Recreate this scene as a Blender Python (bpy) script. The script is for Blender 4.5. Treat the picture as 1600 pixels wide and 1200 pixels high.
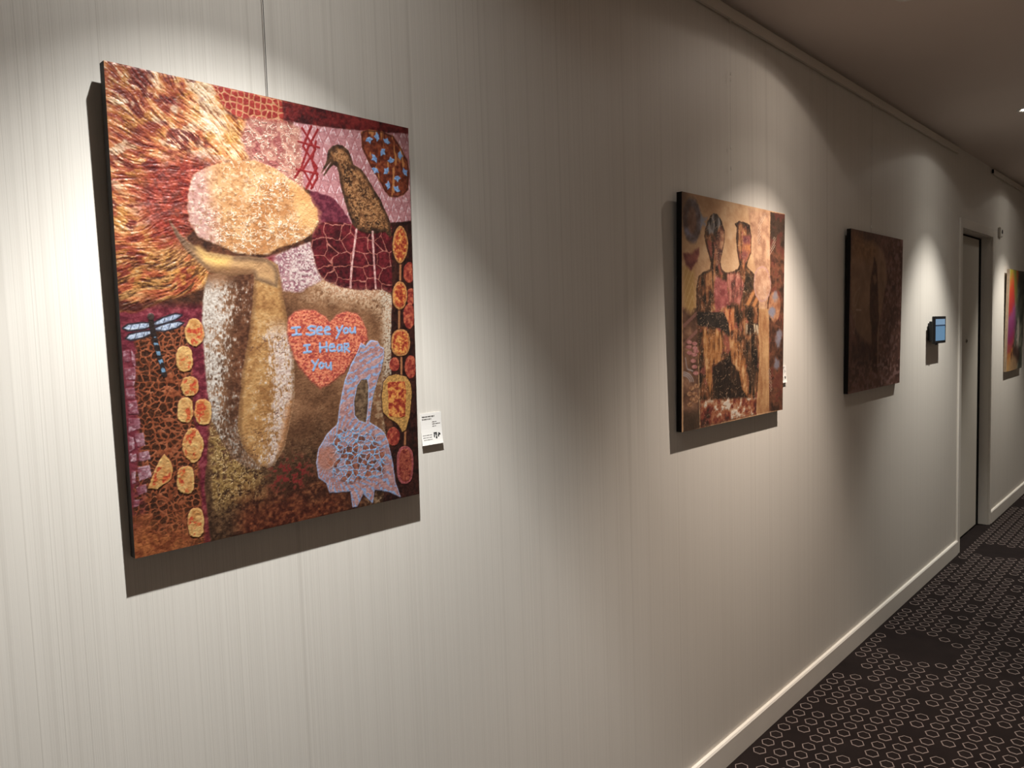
import bpy, bmesh, math
import numpy as np
from mathutils import Vector, Matrix

for o in list(bpy.data.objects):
    bpy.data.objects.remove(o, do_unlink=True)
scene = bpy.context.scene
COL = scene.collection

# ------------------------------------------------------------------ camera
CAM_DIST, CAM_HEIGHT = 1.21, 1.53
cam_data = bpy.data.cameras.new('camera')
cam_data.sensor_width = 36.0
cam_data.lens = 1135.294 / 1600 * 36.0
cam_data.clip_start = 0.02
cam = bpy.data.objects.new('camera', cam_data)
COL.objects.link(cam)
cam_r, cam_u, cam_f = Vector((0.697618, -0.715738, -0.032365)), Vector((0.072447, 0.025527, 0.997046)), Vector((0.712797, 0.697902, -0.069661))
cam.matrix_world = Matrix(((cam_r.x, cam_u.x, -cam_f.x, 0), (cam_r.y, cam_u.y, -cam_f.y, -CAM_DIST),
                           (cam_r.z, cam_u.z, -cam_f.z, CAM_HEIGHT), (0, 0, 0, 1)))
scene.camera = cam

# ------------------------------------------------------------------ world, exposure
world = bpy.data.worlds.new('world'); scene.world = world
world.use_nodes = True
world.node_tree.nodes['Background'].inputs[0].default_value = (0.5, 0.42, 0.34, 1)
world.node_tree.nodes['Background'].inputs[1].default_value = 0.0
scene.view_settings.view_transform = 'Standard'
scene.view_settings.look = 'None'
scene.view_settings.gamma = 1.0
scene.view_settings.use_curve_mapping = False
scene.view_settings.exposure = 0.0

CEIL = 2.60
# downlights: x, distance from wall, power, colour, tilt along the wall, tilt to the wall, beam profile (degrees, level)
BEAM_WIDE = [(0, .90), (12, .90), (17, .84), (22, .78), (26, .71), (29, .61), (32, .38), (34, .26), (36, .175), (38, .10), (40.5, .042), (50, .03), (64, .02), (70, .014), (75, .004), (78, .0)]
BEAM = [(0, .92), (11, .92), (16, .86), (21, .77), (25, .66), (28, .54), (31, .37), (33, .24), (35, .14), (37, .075), (39, .032), (50, .017), (64, .012), (70.5, .010), (73, .003), (78, .0)]
LAMPS = [
    (0.585, -0.46, 305, (1.0, .99, .965), -1, 0, BEAM_WIDE),
    (2.71, -0.447, 300, (1.0, .865, .755), -10, 0, BEAM),
    (4.64, -0.46, 210, (1.0, .96, .89), 0, 0, BEAM),
    (6.62, -0.46, 200, (1.0, .94, .85), 0, 0, BEAM),
    (8.70, -0.46, 120, (1.0, .92, .82), 0, 0, BEAM),
    (-1.60, -0.46, 120, (1.0, .92, .82), 0, 0, BEAM),
]

# ------------------------------------------------------------------ material helpers
def srgb(c):
    c = np.asarray(c, dtype=float) / 255.0
    return np.where(c <= 0.04045, c / 12.92, ((c + 0.055) / 1.055) ** 2.4)
def rgba(r, g, b):
    v = srgb((r, g, b)); return (float(v[0]), float(v[1]), float(v[2]), 1.0)
def mat(name, col, rough=0.6, spec=0.5, metal=0.0, noise=0.0, nscale=40.0, bump=0.0):
    m = bpy.data.materials.new(name); m.use_nodes = True
    nt = m.node_tree; b = nt.nodes['Principled BSDF']
    b.inputs['Base Color'].default_value = col; b.inputs['Roughness'].default_value = rough
    b.inputs['Metallic'].default_value = metal; b.inputs['Specular IOR Level'].default_value = spec
    if noise or bump:
        tc = nt.nodes.new('ShaderNodeTexCoord'); n = nt.nodes.new('ShaderNodeTexNoise')
        n.inputs['Scale'].default_value = nscale; n.inputs['Detail'].default_value = 4
        nt.links.new(tc.outputs['Object'], n.inputs['Vector'])
        if noise:
            mx = nt.nodes.new('ShaderNodeMix'); mx.data_type = 'RGBA'
            mx.inputs['A'].default_value = [c * (1 - noise) for c in col[:3]] + [1]
            mx.inputs['B'].default_value = [min(1, c * (1 + noise)) for c in col[:3]] + [1]
            nt.links.new(n.outputs['Fac'], mx.inputs['Factor']); nt.links.new(mx.outputs['Result'], b.inputs['Base Color'])
        if bump:
            bp = nt.nodes.new('ShaderNodeBump'); bp.inputs['Strength'].default_value = bump; bp.inputs['Distance'].default_value = 0.002
            nt.links.new(n.outputs['Fac'], bp.inputs['Height']); nt.links.new(bp.outputs['Normal'], b.inputs['Normal'])
    return m
def emit(name, col, strength):
    m = bpy.data.materials.new(name); m.use_nodes = True
    b = m.node_tree.nodes['Principled BSDF']
    b.inputs['Base Color'].default_value = (0, 0, 0, 1)
    b.inputs['Emission Color'].default_value = col; b.inputs['Emission Strength'].default_value = strength
    return m

def wallpaper_material():
    # ribbed vinyl: fine vertical threads of uneven width and height
    m = bpy.data.materials.new('ribbed_wallpaper'); m.use_nodes = True
    nt = m.node_tree; N = nt.nodes; Lk = nt.links; b = N['Principled BSDF']
    b.inputs['Roughness'].default_value = 0.52; b.inputs['Specular IOR Level'].default_value = 0.28
    tc = N.new('ShaderNodeTexCoord'); sep = N.new('ShaderNodeSeparateXYZ'); Lk.new(tc.outputs['Object'], sep.inputs[0])
    def ribs(freq, zfreq, detail, seed):
        cx = N.new('ShaderNodeMath'); cx.operation = 'MULTIPLY'; cx.inputs[1].default_value = freq; Lk.new(sep.outputs['X'], cx.inputs[0])
        cz = N.new('ShaderNodeMath'); cz.operation = 'MULTIPLY'; cz.inputs[1].default_value = zfreq; Lk.new(sep.outputs['Z'], cz.inputs[0])
        cb = N.new('ShaderNodeCombineXYZ'); Lk.new(cx.outputs[0], cb.inputs[0]); Lk.new(cz.outputs[0], cb.inputs[2]); cb.inputs[1].default_value = seed
        n = N.new('ShaderNodeTexNoise'); n.inputs['Scale'].default_value = 1.0; n.inputs['Detail'].default_value = detail
        Lk.new(cb.outputs[0], n.inputs['Vector']); return n.outputs['Fac']
    def add(a, b_, fa, fb):
        ma = N.new('ShaderNodeMath'); ma.operation = 'MULTIPLY'; ma.inputs[1].default_value = fa; Lk.new(a, ma.inputs[0])
        mb = N.new('ShaderNodeMath'); mb.operation = 'MULTIPLY_ADD'; mb.inputs[1].default_value = fb; Lk.new(b_, mb.inputs[0]); Lk.new(ma.outputs[0], mb.inputs[2])
        return mb.outputs[0]
    fine = ribs(420, .25, 1.5, 0.0); mid = ribs(95, .12, 2.0, 4.3); wide = ribs(22, .08, 2.0, 9.1)
    # groups of ribs: the fine threads show more in some bands than in others
    amp = N.new('ShaderNodeMapRange'); amp.inputs['From Min'].default_value = .35; amp.inputs['From Max'].default_value = .7
    amp.inputs['To Min'].default_value = .25; amp.inputs['To Max'].default_value = 1.3; Lk.new(wide, amp.inputs['Value'])
    cen = N.new('ShaderNodeMath'); cen.operation = 'SUBTRACT'; cen.inputs[1].default_value = .5; Lk.new(add(fine, mid, .6, .4), cen.inputs[0])
    rib = N.new('ShaderNodeMath'); rib.operation = 'MULTIPLY'; Lk.new(cen.outputs[0], rib.inputs[0]); Lk.new(amp.outputs[0], rib.inputs[1])
    # crisp grooves between threads
    def grooves(freq, width, seed):
        n = ribs(freq, .06, 0.0, seed)
        d = N.new('ShaderNodeMath'); d.operation = 'SUBTRACT'; d.inputs[1].default_value = .5; Lk.new(n, d.inputs[0])
        ab = N.new('ShaderNodeMath'); ab.operation = 'ABSOLUTE'; Lk.new(d.outputs[0], ab.inputs[0])
        mr = N.new('ShaderNodeMapRange'); mr.inputs['From Min'].default_value = width * .25; mr.inputs['From Max'].default_value = width
        mr.inputs['To Min'].default_value = 1; mr.inputs['To Max'].default_value = 0; mr.interpolation_type = 'SMOOTHSTEP'
        Lk.new(ab.outputs[0], mr.inputs['Value'])
        return mr.outputs[0]
    g1 = grooves(330, .10, 2.7); g2 = grooves(60, .016, 7.9)
    gm = N.new('ShaderNodeMath'); gm.operation = 'MULTIPLY'; Lk.new(g1, gm.inputs[0]); Lk.new(amp.outputs[0], gm.inputs[1])
    groove = add(gm.outputs[0], g2, .6, .7)
    ramp = N.new('ShaderNodeMix'); ramp.data_type = 'RGBA'
    ramp.inputs['A'].default_value = (.63, .597, .54, 1); ramp.inputs['B'].default_value = (.72, .688, .627, 1)
    mr = N.new('ShaderNodeMapRange'); mr.inputs['From Min'].default_value = -.30; mr.inputs['From Max'].default_value = .22; Lk.new(rib.outputs[0], mr.inputs['Value'])
    Lk.new(mr.outputs[0], ramp.inputs['Factor'])
    dark = N.new('ShaderNodeMix'); dark.data_type = 'RGBA'; dark.inputs['B'].default_value = (.47, .435, .385, 1)
    gs = N.new('ShaderNodeMath'); gs.operation = 'MULTIPLY'; gs.inputs[1].default_value = .34; gs.use_clamp = True; Lk.new(groove, gs.inputs[0])
    Lk.new(gs.outputs[0], dark.inputs['Factor']); Lk.new(ramp.outputs['Result'], dark.inputs['A'])
    Lk.new(dark.outputs['Result'], b.inputs['Base Color'])
    hgt = add(rib.outputs[0], groove, 1.0, -.6)
    bp = N.new('ShaderNodeBump'); bp.inputs['Strength'].default_value = 0.2; bp.inputs['Distance'].default_value = 0.001
    Lk.new(hgt, bp.inputs['Height']); Lk.new(bp.outputs['Normal'], b.inputs['Normal'])
    return m

def painted_material(name, rough=0.42, weave=0.25):
    m = bpy.data.materials.new(name); m.use_nodes = True
    nt = m.node_tree; N = nt.nodes; Lk = nt.links; b = N['Principled BSDF']
    at = N.new('ShaderNodeVertexColor'); at.layer_name = 'pigment'
    Lk.new(at.outputs['Color'], b.inputs['Base Color'])
    b.inputs['Roughness'].default_value = rough; b.inputs['Specular IOR Level'].default_value = 0.4
    tc = N.new('ShaderNodeTexCoord'); n = N.new('ShaderNodeTexNoise'); n.inputs['Scale'].default_value = 420; n.inputs['Detail'].default_value = 3
    Lk.new(tc.outputs['Object'], n.inputs['Vector'])
    bp = N.new('ShaderNodeBump'); bp.inputs['Strength'].default_value = weave; bp.inputs['Distance'].default_value = 0.001
    Lk.new(n.outputs['Fac'], bp.inputs['Height']); Lk.new(bp.outputs['Normal'], b.inputs['Normal'])
    return m

M = {}
M['wall'] = wallpaper_material()
M['plain_wall'] = mat('painted_wall', (.78, .71, .65, 1), .7, .3, noise=.04, nscale=6)
M['ceiling'] = mat('ceiling_paint', (.72, .635, .575, 1), .85, .2, noise=.03, nscale=3)
M['trim'] = mat('trim_paint', (.74, .705, .64, 1), .38, .4, noise=.04, nscale=9)
M['rail'] = mat('rail_paint', (.66, .61, .53, 1), .45, .4, noise=.04, nscale=9)
M['door'] = mat('door_paint', (.56, .53, .465, 1), .45, .35, noise=.04, nscale=7)
M['black'] = mat('black_gap', (.006, .006, .006, 1), .8, .1, noise=.2, nscale=30)
M['carpet'] = mat('carpet_pile', (.0125, .0088, .0082, 1), .95, .1, noise=.45, nscale=9, bump=0)
M['hex'] = mat('light_carpet_yarn', (.21, .17, .155, 1), .95, .1, noise=.25, nscale=60)
M['canvas_dark'] = mat('dark_canvas_edge', (.018, .012, .009, 1), .6, .3, noise=.5, nscale=60)
M['canvas_black'] = mat('black_canvas_edge', (.006, .005, .005, 1), .6, .2, noise=.3, nscale=60)
M['canvas_raw'] = mat('raw_canvas_edge', (.55, .42, .30, 1), .7, .2, noise=.3, nscale=40)
M['wire'] = mat('steel_wire', (.10, .095, .085, 1), .4, .5, .6, noise=.2, nscale=80)
M['nylon'] = mat('clear_nylon', (.62, .57, .50, 1), .25, .5, noise=.05, nscale=80)
M['nylon'].node_tree.nodes['Principled BSDF'].inputs['Alpha'].default_value = 0.12
M['glint'] = mat('glint_bead', (.96, .95, .92, 1), .3, .6, .0, noise=.05, nscale=80)  # near-white colour standing in for lamp glints on the nylon
M['card'] = mat('white_card', (.80, .78, .74, 1), .5, .4, noise=.02, nscale=30)
M['ink'] = mat('grey_ink', (.16, .15, .14, 1), .6, .3, noise=.15, nscale=400)
M['ink_black'] = mat('black_ink', (.015, .015, .015, 1), .6, .3, noise=.15, nscale=400)
M['plastic'] = mat('black_plastic', (.008, .008, .009, 1), .4, .4, noise=.2, nscale=60)
M['white_plastic'] = mat('white_plastic', (.62, .59, .53, 1), .45, .4, noise=.03, nscale=60)
M['chrome'] = mat('satin_metal', (.30, .28, .25, 1), .35, .5, .9, noise=.1, nscale=60)
M['lamp_ring'] = mat('white_lamp_ring', (.72, .69, .64, 1), .4, .4, noise=.02, nscale=40)
M['lamp_glass'] = emit('lit_lamp_lens', (1.0, .93, .84, 1), 14.0)
M['screen'] = emit('blue_screen', (.15, .29, .45, 1), 0.75)
M['screen_top'] = emit('pale_screen', (.22, .35, .50, 1), 0.8)
M['screen_bar'] = emit('dark_screen_bar', (.03, .06, .12, 1), 0.6)

# ------------------------------------------------------------------ object helpers
def obj(name, bm, material, parent=None, smooth=False, bevel=0.0):
    me = bpy.data.meshes.new(name)
    bm.normal_update(); bm.to_mesh(me); bm.free()
    me.materials.append(material)
    if smooth:
        for p in me.polygons: p.use_smooth = True
    o = bpy.data.objects.new(name, me); COL.objects.link(o)
    if parent: o.parent = parent
    if bevel:
        md = o.modifiers.new('bevel', 'BEVEL'); md.width = bevel; md.segments = 2; md.limit_method = 'ANGLE'
    return o
def thing(name, label, cat, loc=(0, 0, 0), rot=(0, 0, 0), group=None):
    o = bpy.data.objects.new(name, None); COL.objects.link(o)
    o.empty_display_size = 0.05
    o.location = loc; o.rotation_euler = rot
    o['label'] = label; o['category'] = cat
    if group: o['group'] = group
    return o
def struct(o, label, cat):
    o['kind'] = 'structure'; o['label'] = label; o['category'] = cat
    return o
def box(bm, x0, x1, y0, y1, z0, z1):
    r = bmesh.ops.create_cube(bm, size=1.0)
    bmesh.ops.scale(bm, vec=(x1 - x0, y1 - y0, z1 - z0), verts=r['verts'])
    bmesh.ops.translate(bm, vec=((x0 + x1) / 2, (y0 + y1) / 2, (z0 + z1) / 2), verts=r['verts'])
    return r['verts']
def bx(*a):
    bm = bmesh.new(); box(bm, *a); return bm
def prism(profile, axis, a, b):
    # profile: list of 2D points swept along the x axis (axis 'x': points are y, z) or along the z axis (points are x, y)
    bm = bmesh.new()
    f = (lambda p, t: (t, p[0], p[1])) if axis == 'x' else (lambda p, t: (p[0], p[1], t))
    A = [bm.verts.new(f(p, a)) for p in profile]; B = [bm.verts.new(f(p, b)) for p in profile]
    n = len(profile)
    for i in range(n):
        bm.faces.new((A[i], A[(i + 1) % n], B[(i + 1) % n], B[i]))
    bm.faces.new(A[::-1]); bm.faces.new(B)
    bmesh.ops.recalc_face_normals(bm, faces=bm.faces)
    return bm
def tube(bm, p0, p1, r, seg=8):
    p0, p1 = Vector(p0), Vector(p1); d = p1 - p0
    res = bmesh.ops.create_cone(bm, cap_ends=True, segments=seg, radius1=r, radius2=r, depth=d.length)
    mt = Matrix.Translation((p0 + p1) / 2) @ d.to_track_quat('Z', 'Y').to_matrix().to_4x4()
    bmesh.ops.transform(bm, matrix=mt, verts=res['verts'])
def lathe(profile, seg=32):
    bm = bmesh.new(); rings = []
    for r, z in profile:
        rings.append([bm.verts.new((r * math.cos(2 * math.pi * k / seg), r * math.sin(2 * math.pi * k / seg), z)) for k in range(seg)])
    for a, b in zip(rings[:-1], rings[1:]):
        for k in range(seg):
            bm.faces.new((a[k], a[(k + 1) % seg], b[(k + 1) % seg], b[k]))
    bmesh.ops.recalc_face_normals(bm, faces=bm.faces)
    return bm

# ------------------------------------------------------------------ the corridor shell
X0, X1, YR, TH = -3.0, 12.0, -1.95, 0.12
DX0, DX1, DZ = 5.375, 6.225, 2.108          # door opening
bm = bmesh.new()
for (a, b, c, d) in ((X0, DX0, 0, CEIL), (DX0, DX1, DZ, CEIL), (DX1, X1, 0, CEIL)):
    box(bm, a, b, 0, TH, c, d)
bmesh.ops.remove_doubles(bm, verts=bm.verts, dist=1e-5)
struct(obj('wall_left', bm, M['wall']), 'long corridor wall in pale ribbed wallpaper behind the four paintings', 'wall')
struct(obj('wall_right', bx(X0, X1, YR - TH, YR, 0, CEIL), M['plain_wall']), 'plain corridor wall facing the paintings', 'wall')
struct(obj('wall_back', bx(X0 - TH, X0, YR - TH, TH, 0, CEIL), M['plain_wall']), 'plain end wall behind the camera', 'wall')
struct(obj('wall_far', bx(X1, X1 + TH, YR - TH, TH, 0, CEIL), M['plain_wall']), 'plain wall at the far end of the corridor', 'wall')
floor = struct(obj('floor', bx(X0 - TH, X1 + TH, YR - TH, TH, -0.1, 0), M['carpet']), 'dark brown carpet with rows of pale hexagon outlines', 'floor')
struct(obj('ceiling', bx(X0 - TH, X1 + TH, YR - TH, TH, CEIL, CEIL + 0.1), M['ceiling']), 'smooth brownish shaded ceiling with recessed downlights', 'ceiling')

# skirting: flat board with a lit bevelled ledge
SK = [(0, 0), (-.014, 0), (-.014, .084), (-.010, .090), (0, .090)]
struct(obj('baseboard_left', prism(SK, 'x', X0, DX0 - .055), M['trim']), 'cream skirting board running up to the door frame', 'baseboard')
struct(obj('baseboard_left.001', prism(SK, 'x', DX1 + .05, X1), M['trim']), 'cream skirting board beyond the door under the colourful painting', 'baseboard')
# picture hanging rail under the ceiling: two lengths, with a gap above the door
RL = [(0, 2.556), (-.006, 2.556), (-.006, 2.549), (-.016, 2.549), (-.016, 2.584), (-.0125, 2.584), (-.0125, 2.562), (0, 2.562)]
struct(obj('trim_1', prism(RL, 'x', X0, 5.24), M['rail']), 'long picture hanging rail above the paintings', 'picture rail')
r2 = struct(obj('trim_2', prism(RL, 'x', 6.20, X1), M['rail']), 'picture hanging rail beyond the door with black end cap', 'picture rail')
obj('end_cap', bx(6.194, 6.20, -.015, -.004, 2.558, 2.584), M['black'], r2)

# carpet pattern: hexagon outlines woven in lighter yarn, rows offset by half a step, with missing motifs
MISSING = set([(0,-1),(0,12),(0,13),(0,14),(0,20),(0,26),(0,40),(0,41),(0,67),(0,68),(0,69),(0,70),(0,71),(1,3),(1,7),(1,13),(1,18),(1,19),(1,20),(1,30),(1,34),(1,45),(1,46),(1,47),(1,48),(1,68),(1,69),(1,70),(1,71),(2,11),(2,17),(2,18),(2,19),(2,20),(2,21),(2,44),(2,45),(2,46),(2,47),(2,48),(3,9),(3,14),(3,17),(3,18),(3,19),(3,20),(3,21),(3,27),(3,36),(3,45),(3,46),(3,47),(3,48),(4,3),(4,17),(4,18),(4,19),(4,20),(4,22),(4,25),(4,27),(4,30),(4,45),(4,46),(4,47),(4,48),(5,12),(5,16),(5,18),(5,19),(5,20),(5,22),(5,39),(5,46),(5,47),(5,48),(6,7),(6,10),(6,13),(6,25),(6,27),(6,34),(6,37),(8,6),(8,16),(8,22),(8,25),(9,18),(10,10),(10,16)])
def carpet_pattern():
    rng = np.random.RandomState(5)
    V, Fc = [], []
    tip, flat, half, wd = .0245, .0112, .0232, .0034
    ring = [(0, tip), (half, flat), (half, -flat), (0, -tip), (-half, -flat), (-half, flat)]
    k0 = 0
    for k in range(0, 31):
        y = -.053 - .0608 * k
        for i in range(-24, 100):
            x = 2.397 + .0684 * i - (k % 2) * .0342
            if (k, i) in MISSING: continue
            inview = i > -4 and y > -.62 - (x - 2.6) * .75
            if not inview and rng.rand() < .14: continue
            if not (X0 + .05 < x < X1 - .05): continue
            b = len(V)
            for s in (1.0, None):
                for (px, py) in ring:
                    if s is None:
                        q = (px * (1 - wd / half), py * (1 - wd / tip))
                    else: q = (px, py)
                    V.append((x + q[0], y + q[1], 0.0012))
            for (px, py) in ring: V.append((x + px * 1.03, y + py * 1.03, -0.0005))
            for j in range(6):
                jn = (j + 1) % 6
                Fc.append((b + j, b + 6 + j, b + 6 + jn, b + jn))
                Fc.append((b + 12 + j, b + j, b + jn, b + 12 + jn))
    me = bpy.data.meshes.new('hexagon_pattern'); me.from_pydata(V, [], Fc); me.update()
    me.materials.append(M['hex'])
    o = bpy.data.objects.new('hexagon_pattern', me); COL.objects.link(o); o.parent = floor
    o['kind'] = 'stuff'; o['label'] = 'pale hexagon outlines woven into the carpet'
carpet_pattern()

# ------------------------------------------------------------------ door
door = bpy.data.objects.new('door_1', None); COL.objects.link(door); door.location = (DX0, 0, 0)
struct(door, 'flush pale grey door set back in a square cream frame', 'door')
def dpart(name, bm, m, bevel=0.0):
    bmesh.ops.translate(bm, vec=(-DX0, 0, 0), verts=bm.verts)
    return obj(name, bm, m, door, bevel=bevel)
dpart('casing', bx(DX0 - .055, DX0, -.012, 0, 0, DZ + .06), M['trim'], .002)
dpart('casing', bx(DX1, DX1 + .05, -.012, 0, 0, DZ + .06), M['trim'], .002)
dpart('casing', bx(DX0, DX1, -.012, 0, DZ, DZ + .06), M['trim'], .002)
dpart('jamb', bx(DX1 - .004, DX1, 0, TH, 0, DZ), M['trim'])
dpart('jamb', bx(DX0, DX0 + .004, 0, TH, 0, DZ), M['trim'])
dpart('door_head', bx(DX0 + .004, DX1 - .004, 0, TH, DZ - .004, DZ), M['trim'])
leaf = dpart('door_leaf', bx(DX0 + .006, DX1 - .088, .058, .10, .014, DZ - .018), M['door'], .0015)
dpart('rubber_seal', bx(DX1 - .088, DX1 - .005, .0605, .10, .002, DZ - .006), M['black'])
dpart('rubber_seal', bx(DX0 + .005, DX1 - .088, .0615, .10, DZ - .018, DZ - .006), M['black'])
dpart('threshold_gap', bx(DX0 + .005, DX1 - .005, .0615, .118, .001, .014), M['black'])
bm = bmesh.new(); tube(bm, (0, .060, 0), (0, .052, 0), .013, 20)
bmesh.ops.translate(bm, vec=(5.80 - DX0, 0, 1.375), verts=bm.verts); k = obj('lock_cylinder', bm, M['chrome'], leaf)
bm = bmesh.new(); tube(bm, (0, .053, 0), (0, .0505, 0), .006, 12)
bmesh.ops.translate(bm, vec=(5.80 - DX0, 0, 1.375), verts=bm.verts); obj('keyhole', bm, M['black'], leaf)

# ------------------------------------------------------------------ recessed downlights
def lamp_light(name, spec, parent):
    x, y, power, colr, tx, ty, prof = spec
    ld = bpy.data.lights.new(name, 'POINT'); ld.energy = power; ld.color = colr; ld.shadow_soft_size = 0.012
    ld.use_nodes = True; nt = ld.node_tree; N = nt.nodes; Lk = nt.links
    em = N['Emission']
    tc = N.new('ShaderNodeTexCoord'); sp = N.new('ShaderNodeSeparateXYZ'); Lk.new(tc.outputs['Normal'], sp.inputs[0])
    ng = N.new('ShaderNodeMath'); ng.operation = 'MULTIPLY'; ng.inputs[1].default_value = -1.0; Lk.new(sp.outputs['Z'], ng.inputs[0])
    ac = N.new('ShaderNodeMath'); ac.operation = 'ARCCOSINE'; ac.use_clamp = False; Lk.new(ng.outputs[0], ac.inputs[0])
    dv = N.new('ShaderNodeMath'); dv.operation = 'DIVIDE'; dv.inputs[1].default_value = math.pi / 2; dv.use_clamp = True; Lk.new(ac.outputs[0], dv.inputs[0])
    cr = N.new('ShaderNodeValToRGB'); cr.color_ramp.interpolation = 'LINEAR'; els = cr.color_ramp.elements
    while len(els) > 1: els.remove(els[-1])
    els[0].position = prof[0][0] / 90; els[0].color = (prof[0][1],) * 3 + (1,)
    for a, v in prof[1:]:
        e = els.new(a / 90); e.color = (v, v, v, 1)
    Lk.new(dv.outputs[0], cr.inputs[0]); Lk.new(cr.outputs['Color'], em.inputs['Strength'])
    lo = bpy.data.objects.new(name, ld); COL.objects.link(lo); lo.parent = parent
    lo.location = (0, 0, -0.012); lo.rotation_euler = (math.radians(ty), math.radians(-tx), 0)
    return lo
LAMP_LABELS = ['round recessed ceiling downlight above the large woman painting', 'recessed ceiling downlight glowing at the top edge above the two figure painting',
    'recessed ceiling downlight glowing at the right edge near the door', 'recessed ceiling downlight above the colourful painting past the door',
    'recessed ceiling downlight farthest down the corridor', 'recessed ceiling downlight behind the camera']
ring_prof = [(.030, .004), (.034, -.004), (.046, -.004), (.050, -.001), (.050, .0)]
for i, sp in enumerate(LAMPS):
    t = thing('ceiling_downlight', LAMP_LABELS[i], 'ceiling light', (sp[0], sp[1], CEIL), group='recessed downlights along the wall')
    obj('ring', lathe(ring_prof), M['lamp_ring'], t, smooth=True)
    obj('lens', lathe([(.0, -.006), (.012, -.0055), (.024, -.003), (.031, .002)], 24), M['lamp_glass'], t, smooth=True)
    lamp_light('beam', sp, t)

# ------------------------------------------------------------------ painting machinery
RT = np.random.RandomState(11).rand(128, 128)
def vnoise(x, y, seed=0):
    x = x + seed * 17.31; y = y + seed * 9.77
    xi = np.floor(x).astype(int); yi = np.floor(y).astype(int); fx = x - xi; fy = y - yi
    fx = fx * fx * (3 - 2 * fx); fy = fy * fy * (3 - 2 * fy)
    g = lambda a, b: RT[(a + 7 * seed) % 128, (b + 13 * seed) % 128]
    return (g(xi, yi) * (1 - fx) + g(xi + 1, yi) * fx) * (1 - fy) + (g(xi, yi + 1) * (1 - fx) + g(xi + 1, yi + 1) * fx) * fy
def fbm(x, y, oct=3, seed=0):
    v = 0; a = .5; t = 0
    for k in range(oct):
        v = v + a * vnoise(x * 2 ** k, y * 2 ** k, seed + k); t += a; a *= .55
    return v / t
def worley(x, y, seed=0, jit=.9):
    xi = np.floor(x).astype(int); yi = np.floor(y).astype(int)
    f1 = np.full(x.shape, 9.0); f2 = np.full(x.shape, 9.0); cid = np.zeros(x.shape)
    for dx in (-1, 0, 1):
        for dy in (-1, 0, 1):
            a = (xi + dx + 31 * seed) % 128; b = (yi + dy + 57 * seed) % 128
            px = xi + dx + .5 + (RT[a, b] - .5) * jit; py = yi + dy + .5 + (RT[b, a] - .5) * jit
            d = np.hypot(px - x, py - y)
            n = d < f1
            f2 = np.where(n, f1, np.minimum(f2, d)); cid = np.where(n, RT[a, (b * 3 + 5) % 128], cid); f1 = np.where(n, d, f1)
    return f1, f2, cid
def sm(a, b, v):
    t = np.clip((v - a) / (b - a), 0, 1); return t * t * (3 - 2 * t)

def streaks(x, y, dx, dy, scale, n, step, seed=0):
    # noise smeared along a direction field: brush strokes
    v = 0
    for k in range(-n, n + 1):
        v = v + vnoise((x + k * step * dx) / scale, (y + k * step * dy) / scale, seed)
    v = v / (2 * n + 1)
    return np.clip((v - v.mean()) / (v.std() * 4.2) + .5, 0, 1)

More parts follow.
